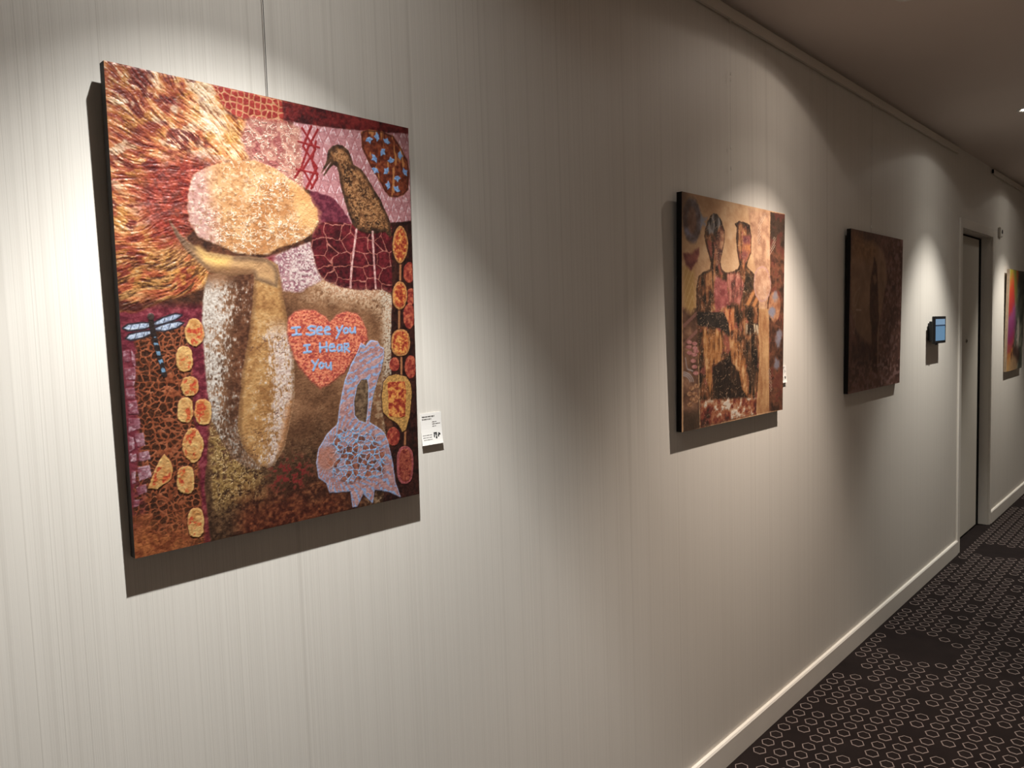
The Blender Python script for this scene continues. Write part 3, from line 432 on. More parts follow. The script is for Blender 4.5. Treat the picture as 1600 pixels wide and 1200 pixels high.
D2 = {'darkright': [(601.5,4.7),(726.5,2.4),(735.9,734.1),(605.7,728.5),(601.4,520.8),(598.7,351.5),(580.8,355.3),(603.7,228.4),(600.0,101.4)],'column': [(510.5,351.0),(594.0,351.5),(601.4,520.8),(605.7,728.5),(504.1,728.6),(513.0,620.0),(522.2,517.0)],'paleright': [(429.9,9.8),(595.7,4.4),(601.8,186.1),(580.8,355.3),(506.2,338.3),(488.1,231.3),(462.3,150.2),(450.0,69.2)],'blueoval': [(114.4,77.1),(112.9,97.1),(106.8,115.7),(96.9,131.5),(83.8,143.0),(68.7,149.4),(53.0,150.2),(37.8,145.5),(24.3,135.6),(13.7,121.4),(6.6,104.1),(3.7,85.1),(5.2,65.7),(10.8,47.5),(20.3,31.9),(32.9,20.2),(47.7,13.3),(63.4,11.9),(78.8,16.1),(92.7,25.6),(103.8,39.8),(111.3,57.4)],'star': [(107.5,51.6),(126.6,68.8),(152.5,63.1),(134.4,79.4),(149.9,93.3),(123.7,89.5),(109.6,103.4)],'rheart': [(9.7,185.6),(37.3,180.8),(58.6,183.5),(79.5,169.8),(101.0,163.2),(103.1,181.7),(88.1,204.4),(53.5,234.9),(24.7,217.5)],'fern': [(7.9,228.9),(38.8,220.7),(75.1,241.6),(79.3,348.2),(51.7,369.9),(15.7,344.2)],'figs': [(193.6,47.8),(171.1,57.9),(153.1,78.1),(139.0,101.5),(133.2,124.3),(144.7,149.9),(160.8,179.2),(175.5,205.1),(170.3,226.0),(125.8,236.6),(97.2,252.2),(85.6,289.3),(87.0,362.9),(91.7,407.6),(105.4,570.8),(111.6,730.6),(197.3,729.2),(356.7,727.3),(502.2,727.2),(513.0,620.0),(524.0,517.1),(513.7,425.5),(515.6,346.6),(503.4,272.2),(479.1,231.5),(447.4,216.8),(420.7,204.7),(430.4,188.1),(452.0,158.8),(455.8,101.5),(440.9,63.8),(405.8,56.9),(363.1,57.2),(335.2,69.1),(349.0,80.1),(344.6,116.0),(350.4,155.4),(369.2,202.4),(357.2,216.7),(320.2,227.6),(275.8,232.7),(247.5,223.8),(237.1,199.1),(249.2,167.8),(263.8,136.1),(264.6,97.3),(241.0,64.1),(212.9,47.1)],'face1': [(234.0,83.9),(259.9,97.6),(261.4,136.3),(245.3,168.0),(237.1,199.1),(208.1,215.4),(198.2,162.4),(211.8,115.9)],'face2': [(390.6,105.4),(449.4,97.8),(449.4,158.9),(415.7,188.7),(395.4,217.5),(384.1,153.8)],'hair1': [(193.6,47.8),(233.0,60.9),(241.7,79.5),(203.8,108.8),(165.8,114.9),(146.6,104.8),(153.1,78.1)],'spine': [(181.1,117.8),(198.2,162.4),(189.2,223.6),(191.3,276.7),(187.0,360.2)],'chest': [(201.6,246.1),(280.9,259.8),(300.3,337.7),(206.2,360.3),(195.9,295.6)],'chest2': [(279.9,236.5),(362.0,230.5),(414.9,273.5),(374.9,337.9),(300.1,333.8)],'shade2': [(412.5,217.0),(488.6,243.6),(503.4,272.2),(415.9,297.7),(374.9,337.9),(406.3,273.6)],'orangeR': [(391.9,338.0),(442.1,297.5),(508.2,280.4),(515.6,346.6)],'rect': [(92.1,361.4),(260.4,363.1),(294.0,400.5),(303.9,443.8),(231.0,414.6),(169.3,409.3),(93.8,403.9)],'goldL': [(117.4,411.9),(231.3,422.3),(264.6,465.8),(235.5,526.1),(185.8,538.5),(178.4,636.4),(145.9,573.6),(126.6,460.5)],'goldR': [(296.1,451.3),(379.6,470.1),(416.4,532.0),(428.5,613.6),(439.4,667.2),(394.8,631.1),(366.7,565.2),(315.1,518.7)],'window': [(186.0,542.3),(258.8,519.7),(299.0,521.8),(366.7,565.2),(394.8,631.1),(439.4,665.1),(194.0,647.2)],'darkR': [(413.8,471.4),(500.2,429.3),(513.0,516.6),(498.5,598.3),(484.0,679.3),(435.7,577.7)],'torsoO': [(267.8,349.6),(332.8,350.0),(335.7,421.1),(303.2,428.1),(269.5,392.3)],'low': [(111.9,645.4),(439.3,663.1),(501.7,672.7),(502.2,727.2),(356.7,727.3),(197.3,729.2),(113.8,730.9)],'leftstrip': [(4.9,348.0),(91.6,348.5),(108.0,732.1),(9.4,735.0)],'ovalP': [(611.9,262.1),(609.2,282.5),(599.9,300.9),(584.8,315.5),(565.6,324.8),(544.2,327.9),(522.8,324.8),(503.3,315.7),(487.8,301.7),(477.5,284.0),(473.4,264.4),(475.8,244.7),(484.6,226.8),(498.9,212.3),(517.5,202.6),(538.6,198.7),(560.2,201.2),(580.2,209.8),(596.5,223.9),(607.4,241.9)],'ovalB': [(693.6,343.1),(691.3,362.3),(683.1,379.2),(670.0,391.5),(653.6,397.9),(636.1,397.6),(619.4,390.7),(605.7,378.2),(596.3,361.5),(592.5,342.7),(594.7,323.9),(602.5,307.4),(615.2,295.0),(631.2,288.3),(648.8,288.1),(665.7,294.6),(679.9,307.0),(689.6,323.8)],'leaves': [[(60.7,456.2),(57.6,459.7),(49.2,461.7),(38.8,461.3),(30.3,458.7),(27.0,454.9),(30.0,451.4),(38.3,449.5),(48.8,449.9),(57.3,452.4)],[(93.1,461.1),(89.9,464.7),(81.4,466.6),(70.8,466.2),(62.1,463.6),(58.7,459.8),(61.8,456.3),(70.3,454.3),(80.9,454.7),(89.6,457.3)],[(57.7,470.7),(54.6,474.2),(46.3,476.1),(35.8,475.7),(27.4,473.1),(24.1,469.3),(27.1,465.8),(35.4,463.9),(45.8,464.3),(54.4,466.9)],[(95.1,476.0),(92.0,479.5),(83.4,481.4),(72.8,480.9),(64.1,478.3),(60.7,474.5),(63.8,471.0),(72.3,469.0),(82.9,469.5),(91.7,472.1)],[(62.0,489.2),(58.9,492.7),(50.5,494.5),(40.1,494.0),(31.6,491.4),(28.2,487.6),(31.3,484.1),(39.6,482.2),(50.0,482.7),(58.6,485.4)],[(90.9,496.1),(87.7,499.6),(79.2,501.4),(68.5,500.9),(59.9,498.2),(56.5,494.4),(59.6,490.9),(68.1,489.0),(78.7,489.5),(87.4,492.2)],[(101.3,485.5),(98.1,489.0),(89.5,490.9),(78.8,490.4),(70.2,487.7),(66.8,483.9),(69.9,480.4),(78.4,478.5),(89.0,478.9),(97.8,481.6)],[(84.4,516.0),(81.3,519.5),(72.8,521.3),(62.2,520.7),(53.6,517.9),(50.2,514.1),(53.3,510.6),(61.8,508.8),(72.3,509.4),(81.0,512.1)],[(92.4,534.9),(89.2,538.3),(80.7,540.1),(70.0,539.4),(61.4,536.7),(58.0,532.8),(61.1,529.3),(69.6,527.6),(80.2,528.2),(88.9,531.0)],[(100.4,555.7),(97.2,559.1),(88.6,560.8),(78.0,560.1),(69.3,557.3),(65.9,553.4),(69.0,549.9),(77.5,548.2),(88.2,548.9),(96.9,551.7)]],'stones': [[(73.5,601.6),(68.6,606.4),(56.7,607.5),(44.6,604.4),(39.5,598.9),(44.2,594.1),(56.1,592.9),(68.2,596.0)],[(105.6,596.7),(100.7,601.6),(88.5,602.8),(76.3,599.6),(71.0,594.1),(75.9,589.2),(88.0,588.0),(100.3,591.1)],[(63.5,619.1),(58.7,623.8),(46.8,624.9),(34.8,621.8),(29.7,616.2),(34.4,611.5),(46.2,610.3),(58.3,613.5)],[(95.8,621.8),(90.9,626.6),(78.8,627.7),(66.6,624.5),(61.4,618.9),(66.1,614.1),(78.2,613.0),(90.5,616.1)],[(78.4,636.9),(73.6,641.6),(61.6,642.7),(49.5,639.4),(44.3,633.8),(49.1,629.1),(61.0,628.0),(73.2,631.2)],[(100.3,644.4),(95.4,649.1),(83.2,650.2),(71.0,646.9),(65.8,641.2),(70.6,636.5),(82.6,635.4),(95.0,638.7)],[(64.8,652.1),(60.0,656.8),(48.1,657.8),(36.1,654.5),(31.0,648.9),(35.7,644.2),(47.5,643.2),(59.6,646.4)],[(110.7,634.2),(105.8,639.0),(93.6,640.1),(81.3,636.8),(76.0,631.1),(80.9,626.4),(93.0,625.3),(105.4,628.5)]],'blobs': [(645.7,306.5),(628.9,366.3),(613.6,364.4),(685.3,445.0),(665.5,554.1),(676.4,468.4)],'arcs': [[(48.3,579.2),(46.5,574.8),(43.1,570.5),(38.2,566.6),(32.0,563.1),(24.9,560.3),(17.1,558.2),(9.0,556.9)],[(58.9,579.4),(56.5,573.9),(52.2,568.6),(46.1,563.6),(38.4,559.3),(29.5,555.8),(19.7,553.2),(9.5,551.6)],[(69.4,579.6),(66.6,573.0),(61.4,566.6),(54.0,560.7),(44.8,555.5),(34.0,551.2),(22.3,548.1),(10.0,546.2)],[(21.2,503.5),(25.4,521.8),(33.0,538.6),(64.9,546.0)]],'dots': [[(556.8,20.1),(521.0,47.8),(513.1,77.4),(510.2,114.8)],[(636.5,99.4),(627.9,125.4),(590.8,152.7)],[(558.8,279.8),(569.6,313.2)],[(604.0,580.2),(621.1,645.1)]]}
D3 = {'arch': [(14.7,54.5),(182.1,42.2),(330.5,42.6),(423.0,77.7),(474.5,135.6),(493.6,211.0),(445.9,303.1),(392.9,437.3),(390.6,627.8),(286.0,644.3),(273.4,522.4),(188.3,492.0),(85.1,448.5),(16.1,338.3),(6.7,159.3)],'gold': [(9.9,9.4),(138.6,16.7),(173.0,53.7),(287.1,42.0),(357.2,89.3),(233.8,140.6),(30.8,116.3)],'fig': [(304.2,103.7),(340.7,142.4),(359.2,215.8),(375.7,334.0),(389.8,407.8),(364.6,481.0),(382.7,656.5),(307.7,652.6),(285.4,436.4),(258.5,378.6),(254.7,241.4),(282.9,167.3)],'halo': [(286.0,196.5),(323.7,187.6),(348.3,216.2),(318.2,239.4)],'leaf1': [(123.2,252.5),(108.0,295.1),(73.4,337.6),(44.6,337.9),(58.6,289.2)],'leaf2': [(18.3,358.8),(50.4,393.1),(77.1,372.3),(67.3,462.1),(37.2,447.9)],'bar': [(84.9,354.9),(144.1,356.5)],'low': [(33.5,502.5),(357.6,517.4),(368.8,626.8),(201.6,619.0),(24.1,590.5)],'bandT': [(13.9,47.6),(173.0,53.7)]}


def painting_one(place):
    w, h = (place[1] - place[0]) * 1000, (place[3] - place[2]) * 1000
    A = Art(w, h, 560, 750); A.gain = .60; A.chroma = .90; X, Y = A.x, A.y; D = D1
    n1 = fbm(X / 26, Y / 26, 4, 1); n2 = fbm(X / 6, Y / 6, 3, 2); n3 = fbm(X / 2.6, Y / 2.6, 2, 5); n4 = fbm(X / 60, Y / 60, 3, 8)
    # ground: dark brown
    A.img[:] = A.ramp(n1 * .6 + n2 * .4, [(.3, (48, 24, 16)), (.5, (84, 46, 28)), (.7, (120, 66, 38))])
    A.z += n2 * .25
    # left field: magenta ground with rust and dark branching cells, pink stones
    lf = sm(185, 165, X) * sm(345, 365, Y)
    A.put(lf, A.ramp(n2, [(.3, (96, 24, 40)), (.55, (134, 42, 58)), (.75, (160, 70, 80))]))
    f1, f2, cid = worley(X / 11 + n1 * 1.2, Y / 9 + n2, 1)
    a = A.mask(D['dend'], 1.2, 5)
    A.put(a, A.ramp(n2, [(.3, (140, 66, 32)), (.6, (176, 92, 50)), (.8, (190, 110, 70))]))
    A.put(a * sm(.10, .26, f2 - f1) * sm(.15, .35, cid + n1 * .5), A.ramp(n3, [(.3, (52, 26, 14)), (.7, (88, 46, 24))]), -.2)
    for cx, cy in ((88, 560), (75, 700), (85, 430)):
        r = np.hypot(X - cx, (Y - cy)); th = np.arctan2(Y - cy, X - cx)
        br = sm(.30, .12, np.abs(np.sin(th * 4.5 + n1 * 5 + r / 60)) * np.sqrt(r / 40)) * sm(62, 40, r)
        A.put(a * br, (170, 92, 54))
    for s in D['stones']:
        A.put(A.mask(s, .5), A.ramp(n3, [(.25, (158, 100, 112)), (.6, (192, 144, 156)), (.8, (214, 178, 186))]), .3)
    A.put(sm(28, 8, X) * sm(360, 375, Y) * sm(.35, .6, n2) * .7, (120, 40, 55))
    A.put(sm(660, 735, Y + (n1 - .5) * 90) * sm(150, 40, X), A.ramp(n2, [(.3, (132, 62, 26)), (.7, (186, 104, 46))]))
    # hair: strokes fanning out from the head
    cx, cy = D['c'][0]
    r = np.hypot(X - cx, Y - cy); th = np.arctan2(Y - cy, X - cx)
    tw = np.arctan2(Y - cy - 20, X - cx - 60) + (fbm(X / 45, Y / 45, 2, 61) - .5) * 1.7; dx, dy = np.cos(tw), np.sin(tw)
    s2 = streaks(X, Y, dx, dy, 2.0, 4, 1.7, 4); s1 = streaks(X, Y, dx, dy, 6.5, 3, 4.2, 6); s3 = streaks(X, Y, dx, dy, 26, 2, 14.0, 9)
    v = s1 * .42 + s3 * .38 + s2 * .2
    v = (v - .5) * 1.15 + .5
    hm = A.mask(D['hair'], 1.2, 6)
    warm = sm(60, 190, X * .8 + 60 - Y * .35) * .16
    hc = A.ramp(v + warm, [(.14, (110, 34, 20)), (.30, (156, 62, 32)), (.46, (198, 108, 50)), (.60, (224, 150, 86)), (.74, (240, 184, 130)), (.88, (252, 222, 188))])
    A.put(hm, hc, .3)
    A.put(hm * sm(.50, .68, fbm(X / 17, Y / 13, 3, 14)) * .7, A.ramp(s2, [(.3, (150, 88, 22)), (.7, (214, 150, 54))]))
    A.put(hm * sm(.60, .74, fbm(X / 22, Y / 15, 3, 21)) * sm(260, 120, Y) * .75, A.ramp(s2, [(.3, (196, 160, 120)), (.7, (236, 216, 190))]))
    A.put(hm * sm(.60, .72, fbm(X / 34, Y / 24, 3, 17)) * .8, A.ramp(s2, [(.3, (70, 14, 14)), (.7, (128, 34, 26))]))
    A.put(hm * sm(.66, .80, s2) * sm(.35, .6, s1) * .85, A.ramp(n3, [(.3, (232, 160, 100)), (.7, (255, 232, 204))]))
    A.put(hm * sm(.26, .14, s2) * .5, (96, 36, 18))
    A.put(hm * sm(95, 60, np.hypot((X - cx + 75) * .8, Y - cy)) * .75, A.ramp(n2, [(.3, (84, 14, 18)), (.6, (150, 36, 28)), (.8, (176, 60, 40))]))
    A.put(hm * sm(250, 330, Y + .25 * X) * sm(180, 100, X) * sm(.42, .6, s1) * .8, A.ramp(s2, [(.3, (66, 34, 16)), (.65, (176, 116, 44))]))
    A.put(hm * sm(335, 362, Y + (n1 - .5) * 40) * .8, (66, 26, 20))
    A.z += hm * ((s2 - .5) * .75 + (n3 - .5) * .3)
    # red mosaic and dark strip along the top
    m = A.mask(D['mosaic'], 1.0, 3); f1, f2, cid = worley(X / 10.5, Y / 11.5, 3, .6)
    A.put(m, A.ramp(n2, [(.3, (188, 112, 72)), (.7, (206, 146, 100))])); A.put(m * sm(.12, .26, f2 - f1), A.ramp(n2 * .6 + cid * .4, [(.2, (140, 26, 20)), (.8, (184, 58, 42))]), .3)
    m = A.mask(D['darkstrip'], .6, 4)
    A.put(m, A.ramp(n1 * .5 + n2 * .5, [(.3, (52, 8, 12)), (.5, (96, 18, 20)), (.7, (134, 34, 32))]))
    m = A.mask(D['pink'], .6, 3)
    wx, wy = X + (n1 - .5) * 8, Y + (n1 - .5) * 7
    tri = np.abs(((wx / 19 + np.floor(wy / 21) * .5) % 1) - .5) * 2; ty = (wy / 21) % 1
    A.put(m, A.ramp(n2, [(.3, (176, 112, 116)), (.6, (206, 150, 152)), (.8, (220, 176, 176))]))
    A.put(m * sm(.16, .05, np.abs(tri - ty * .95)) * sm(.3, .5, n2 * .6 + n3 * .4) * .85, (170, 96, 100)); A.put(m * sm(.14, .04, np.abs(tri - ty * .95 + .34)) * sm(.34, .52, n3) * .8, (236, 208, 214), .2)
    A.put(m * sm(.0, .25, tri - ty) * sm(.38, .6, n2) * .5, (178, 108, 112))
    m2 = A.mask(D['scribble'], 1.2, 8)
    sc = np.abs(fbm(X / 9, Y / 7, 3, 12) - .5)
    A.put(m2, A.ramp(n2, [(.3, (164, 96, 84)), (.7, (206, 150, 128))])); A.put(m2 * sm(.035, .008, sc), (238, 214, 190), .6); A.put(m2 * sm(.62, .72, fbm(X / 14, Y / 18, 2, 31)) * .7, (150, 66, 66))
    for k in ('lat1', 'lat2', 'lat5', 'lat6'): A.put(A.line(D[k], 4.2, .25), (142, 22, 26), .2)
    for k in ('lat3', 'lat4'): A.put(A.line(D[k], 3.5, .25), (142, 22, 26), .2)
    # maroon field behind the bird
    A.put(A.mask(D['purple'], .8, 3), A.ramp(n2, [(.3, (84, 24, 42)), (.7, (122, 46, 62))]))
    m = A.mask(D['maroon'], .5, 2.5); f1, f2, cid = worley(X / 30 + n1 * .5, Y / 26 + n1 * .5, 6)
    A.put(m, A.ramp(n1 * .5 + n2 * .5, [(.3, (54, 8, 16)), (.55, (96, 18, 28)), (.75, (132, 34, 42))])); A.put(m * sm(.075, .02, f2 - f1) * .85, A.ramp(n2, [(.3, (168, 90, 72)), (.7, (206, 140, 120))]), .2)
    # brown oval with drips and blue chips
    m = A.mask(D['oval'], .4, 2.5)
    A.put(m, A.ramp(n2, [(.3, (92, 34, 18)), (.6, (136, 58, 30)), (.8, (160, 78, 40))])); A.put(m * sm(.62, .74, fbm(X / 6, Y / 26, 2, 7)), (206, 130, 66))
    A.put(np.clip(1 - np.abs(A.sd(D['oval'], .4) - 2) / 2.0, 0, 1) * .7, (60, 26, 14))
    for k, (px, py) in enumerate(D['chips']):
        g = k * 1.9; c, s_ = math.cos(g), math.sin(g)
        poly = [(px + (a * c - b * s_) * 1.1, py + (a * s_ + b * c) * 1.1) for a, b in ((-8, 3), (-5, -3), (1, -6), (8, -3), (4, 0), (2, 6), (-2, 3))]
        A.put(A.mask(poly, .3), A.ramp(n3, [(.3, (112, 150, 206)), (.7, (152, 190, 236))]), .4)
    # body
    m = A.mask(D['torso'], .5, 3)
    fi = np.abs(fbm(X / 5 + n1 * 4, Y / 5, 3, 15) - .5)
    tc = A.ramp(n4 * .4 + n1 * .3 + n2 * .15 + n3 * .15, [(.3, (90, 56, 34)), (.5, (132, 88, 56)), (.7, (166, 118, 80))])
    A.put(m, tc, .2)
    A.put(m * sm(560, 690, Y + (n1 - .5) * 160) * .85, A.ramp(n2, [(.3, (44, 26, 16)), (.6, (82, 54, 34)), (.8, (120, 84, 54))]))
    A.put(m * sm(.03, .01, fi) * sm(.4, .6, n1) * .35, (196, 150, 104), .3)
    A.put(A.mask(D['shoulder'], 1.4, 22) * sm(.30, .6, n2 + .12) * .75, A.ramp(n3, [(.3, (172, 124, 86)), (.7, (220, 186, 150))]), .2)
    sdt = A.sd(D['torso'], .4)
    A.put(m * sm(26, 4, sdt) * sm(405, 385, Y) * sm(300, 330, X) * .8, A.ramp(n3, [(.3, (190, 140, 104)), (.7, (230, 200, 170))]))
    A.put(m * sm(42, 10, sdt) * sm(462, 482, X) * sm(.36, .6, n3 + .1) * .8, (214, 198, 176))
    A.put(m * sm(400, 470, X + (n1 - .5) * 60) * sm(470, 505, Y) * sm(.5, .7, n2) * .5, (206, 180, 140))
    m = A.mask(D['neck'], .8, 5)
    A.put(m, A.ramp(n1, [(.35, (134, 78, 92)), (.6, (176, 128, 132))])); A.put(m * sm(.36, .72, n3 * .6 + n2 * .4 + sm(255, 300, X - (Y - 300) * .1) * .2 - .08) * .8, A.ramp(n3, [(.3, (200, 176, 168)), (.7, (236, 222, 210))]), .2)
    A.put(m * sm(258, 240, X + (Y - 290) * .2) * .9, (120, 22, 30))
    # gold scrape and rust at the foot
    g = sm(85, 20, np.abs(X - 150 - (Y - 600) * .12)) * sm(520, 570, Y) * sm(720, 660, Y) * sm(118, 128, X)
    A.put(g * sm(.30, .62, n2 + .06), A.ramp(n3, [(.3, (126, 90, 44)), (.7, (184, 146, 80))]), .3)
    wr = np.abs(fbm(X / 9, Y / 9, 3, 44) - .5)
    A.put(g * sm(.03, .01, wr), (220, 184, 124), .4)
    A.put(sm(640, 735, Y + (n1 - .5) * 60) * sm(140, 190, X) * sm(470, 330, X) * .8, A.ramp(n2, [(.3, (74, 24, 14)), (.6, (120, 52, 26)), (.8, (156, 78, 38))]))
    A.put(sm(60, 20, np.hypot(X - 265, (Y - 655) * 1.3)) * sm(.5, .62, n2) * .8, (138, 30, 32))
    # arms
    m = A.mask(D['arm1'], .5, 3); A.z *= 1 - m
    A.put(m, A.ramp(n1, [(.3, (96, 62, 42)), (.6, (146, 100, 66)), (.8, (166, 122, 88))]), .3)
    xr = 217 - (Y - 297) * .165; u1 = (X - 125) / np.maximum(xr - 125, 8) + (n1 - .5) * .25
    hs = .5 + (fbm(X / 1.9, Y / 4.2, 2, 18) - .5) * .5 + (n2 - .5) * .45
    A.put(m * sm(.40, .78, u1) * sm(600, 520, Y) * .85, A.ramp(n2, [(.3, (74, 40, 24)), (.7, (122, 72, 44))]))
    A.put(m * sm(.34, .62, hs + sm(.85, .1, u1) * .34 - .26 + sm(420, 360, Y) * .08) * sm(305, 335, Y) * .92, A.ramp(n3, [(.25, (190, 174, 160)), (.7, (240, 232, 222))]), .22)
    A.put(m * sm(.42, .66, hs - .02) * sm(470, 560, Y) * .8, A.ramp(n3, [(.3, (112, 102, 94)), (.7, (200, 190, 180))]), .2)
    A.put(m * sm(500, 600, Y) * sm(.52, .36, hs) * .7, (62, 48, 40))
    m = A.mask(D['arm2'], .5, 3); A.z *= 1 - m; sda = A.sd(D['arm2'], 1.0)
    A.put(m, A.ramp(n1 * .5 + n2 * .5, [(.3, (156, 104, 52)), (.55, (194, 142, 78)), (.75, (216, 172, 112))]), .4)
    u2 = (X - xr) / np.maximum(np.minimum(262 + (Y - 320) * .12, 300 - (Y - 480) * .2) - xr, 20) + (n1 - .5) * .3
    A.put(m * sm(.34, .62, hs + sm(.25, .75, u2) * .36 - .26) * sm(365, 420, Y) * .9, A.ramp(n3, [(.25, (200, 170, 160)), (.7, (238, 222, 214))]), .25)
    A.put(m * sm(20, 3, sda) * sm(235, 250, X) * sm(500, 540, Y) * .8, (192, 124, 68)); A.put(m * sm(9, 1.5, sda) * .55, (120, 80, 48))
    A.put(m * sm(640, 680, Y) * .6, (190, 140, 84))
    cr = np.abs(fbm(X / 16, Y / 11, 3, 41) - .5)
    A.put(m * sm(.02, .006, cr) * sm(.45, .6, n4) * .8, (110, 70, 50), -.3)
    # head
    m = A.mask(D['egg'], .8, 3); A.z *= 1 - m; sde = A.sd(D['egg'], 1.0)
    A.put(m, A.ramp(n1, [(.35, (188, 124, 66)), (.6, (212, 156, 98)), (.8, (224, 176, 122))]), .6)
    A.put(m * sm(cx - 30, cx - 75, X + (n1 - .5) * 50) * .8, A.ramp(n2, [(.3, (188, 136, 136)), (.7, (222, 186, 182))]))
    crk = np.abs(fbm(X / 7.5, Y / 6.5, 3, 27) - .5)
    A.put(m * sm(.055, .012, crk) * sm(.34, .52, fbm(X / 40, Y / 40, 2, 55) + .06) * .9, A.ramp(n3, [(.2, (222, 190, 158)), (.7, (250, 238, 222))]), .45)
    A.put(m * sm(.58, .70, n2) * .45, (240, 220, 194), .25); A.put(m * sm(40, 8, sde) * sm(250, 290, Y) * sm(.4, .56, n2) * .8, (226, 208, 196))
    A.put(m * sm(.60, .66, fbm(X / 5, Y / 5, 3, 33)) * .35, (130, 78, 40), -.3)
    m = A.mask(D['peach'], 2.0, 16); A.put(m, A.ramp(n1, [(.3, (218, 156, 88)), (.7, (236, 186, 120))]))
    # hand cupping the chin
    m = A.mask(D['hand'], .5, 4); sdh = A.sd(D['hand'], .6)
    A.put(m, A.ramp(n1, [(.3, (180, 134, 86)), (.7, (216, 168, 108))]), .3); A.put(m * sm(12, 2, sdh) * .7, (104, 76, 56)); A.put(A.mask(D['handlit'], 1.0, 16), (250, 200, 104))
    A.put(m * sm(120, 85, X) * .6, (112, 82, 70)); A.put(m * sm(215, 240, X) * sm(290, 310, Y) * sm(14, 26, sdh) * .8, (222, 172, 104))
    A.put(m * sm(222, 205, X) * sm(283, 297, Y) * .7, (136, 90, 54))
    # dark column with the chain of pods on the right
    m = A.mask(D['rightcol'], .5, 3)
    A.put(m, A.ramp(n2, [(.3, (34, 14, 12)), (.7, (70, 32, 24))]))
    for p in D['reds']: A.put(A.mask(p, .5), A.ramp(n2, [(.3, (134, 36, 30)), (.5, (172, 66, 46)), (.75, (206, 104, 66))]), .4)
    A.put(A.line(D['stem'], 5.0, .2), (176, 112, 66), .3)
    for k, p in D['pods']:
        s_ = A.sd(p, .4); a = np.clip(s_ / A.soft + .5, 0, 1)
        outc = (176, 84, 84) if k == 'pinkpod' else (204, 150, 70) if k == 'big' else (206, 136, 70)
        A.put(np.clip((s_ + 3) / 2, 0, 1) * .6, (44, 18, 12)); A.put(a, A.ramp(n3, [(.3, [c * .85 for c in outc]), (.7, [min(255, c * 1.08) for c in outc])]), .6)
        if k != 'big':
            A.put(np.clip((s_ - (3 if k != 'pinkpod' else 4.5)) / 2, 0, 1), A.ramp(n2 * .6 + n3 * .4, [(.32, (150, 40, 22)), (.5, (200, 90, 36)), (.66, (236, 166, 66))] if k == 'pod' else [(.3, (120, 34, 30)), (.7, (190, 98, 66))]), .3)
    A.put(A.mask(D['biginner'], .6), A.ramp(n2, [(.32, (150, 40, 24)), (.5, (196, 88, 36)), (.64, (236, 158, 62))]), .3)
    # bird
    m = A.mask(D['bird'], .4, 2); sdb = A.sd(D['bird'], .5)
    A.put(m, A.ramp(n2 * .7 + n1 * .3, [(.32, (52, 32, 20)), (.5, (112, 70, 38)), (.68, (168, 112, 64))]), .5)
    A.put(m * sm(9, 2, sdb) * .65, (46, 30, 22)); A.put(m * sm(.52, .62, n3) * sm(5, 12, sdb) * .7, (186, 132, 80), .5); A.put(m * sm(.60, .66, fbm(X / 3, Y / 4, 2, 37)) * sm(170, 230, Y) * .7, (40, 26, 18))
    for k in ('leg1', 'leg2'): A.put(A.line(D[k], 4.4, .15), A.ramp(n2, [(.3, (180, 120, 116)), (.7, (222, 176, 168))]), .4)
    # heart and handwriting
    m = A.mask(D['heart'], .8, 3); hk = fbm(X / 3.2 + n1 * 3, Y / 2.4, 3, 29)
    A.put(np.clip((A.sd(D['heart'], .8) + 4) / 4, 0, 1) * .5, (168, 74, 62))
    A.put(m, A.ramp(hk, [(.3, (168, 62, 56)), (.5, (214, 102, 70)), (.66, (238, 142, 100))]), .5)
    for l in D['letters']: A.put(A.line(l, 4.2, .12), (146, 184, 232), .2)
    # lung-like blue hand
    m = A.mask(D['lung'], .3, 2); sdl = A.sd(D['lung'], .3)
    A.put(m, A.ramp(n2, [(.3, (176, 124, 122)), (.7, (204, 158, 154))]), .5)
    th2 = np.arctan2(Y - D['c'][1][1], X - D['c'][1][0]); r2 = np.hypot(X - D['c'][1][0], Y - D['c'][1][1])
    up = sm(570, 540, Y)
    str1 = np.abs(np.sin(Y / 4.4 + X / 11 + n1 * 6)); str2 = np.abs(np.sin(th2 * 24 + n1 * 5))
    A.put(m * sm(.70, .92, np.where(Y < 560, str1, str2)) * sm(.38, .5, n2 + .02) * .85, (136, 174, 226))
    c = A.mask(D['lungcore'], 1.6, 8); f1, f2, cid = worley(X / 13 + n1, Y / 11 + n2 * .8, 9)
    A.put(c * sm(.10, .28, f2 - f1) * sm(.25, .45, cid), A.ramp(n2, [(.3, (96, 66, 58)), (.5, (150, 84, 64)), (.7, (176, 108, 84))]))
    A.put(c * sm(.15, .05, f2 - f1), A.ramp(n3, [(.3, (112, 168, 222)), (.7, (156, 206, 246))]), .4)
    A.put(sm(26, 14, np.hypot(X - D['c'][1][0] + 12, (Y - D['c'][1][1]) * .9)) * .8, (190, 118, 92))
    A.put(m * sm(2.6, .6, sdl) * .9, (164, 186, 232)); 
    sdh = A.sd(D['hole'], .3); A.put(np.clip(sdh / A.soft + .5, 0, 1), A.ramp(n2, [(.3, (84, 62, 44)), (.7, (138, 108, 78))]), -.3)
    A.put(np.clip(1 - np.abs(sdh + 1) / 1.4, 0, 1), (166, 186, 230))
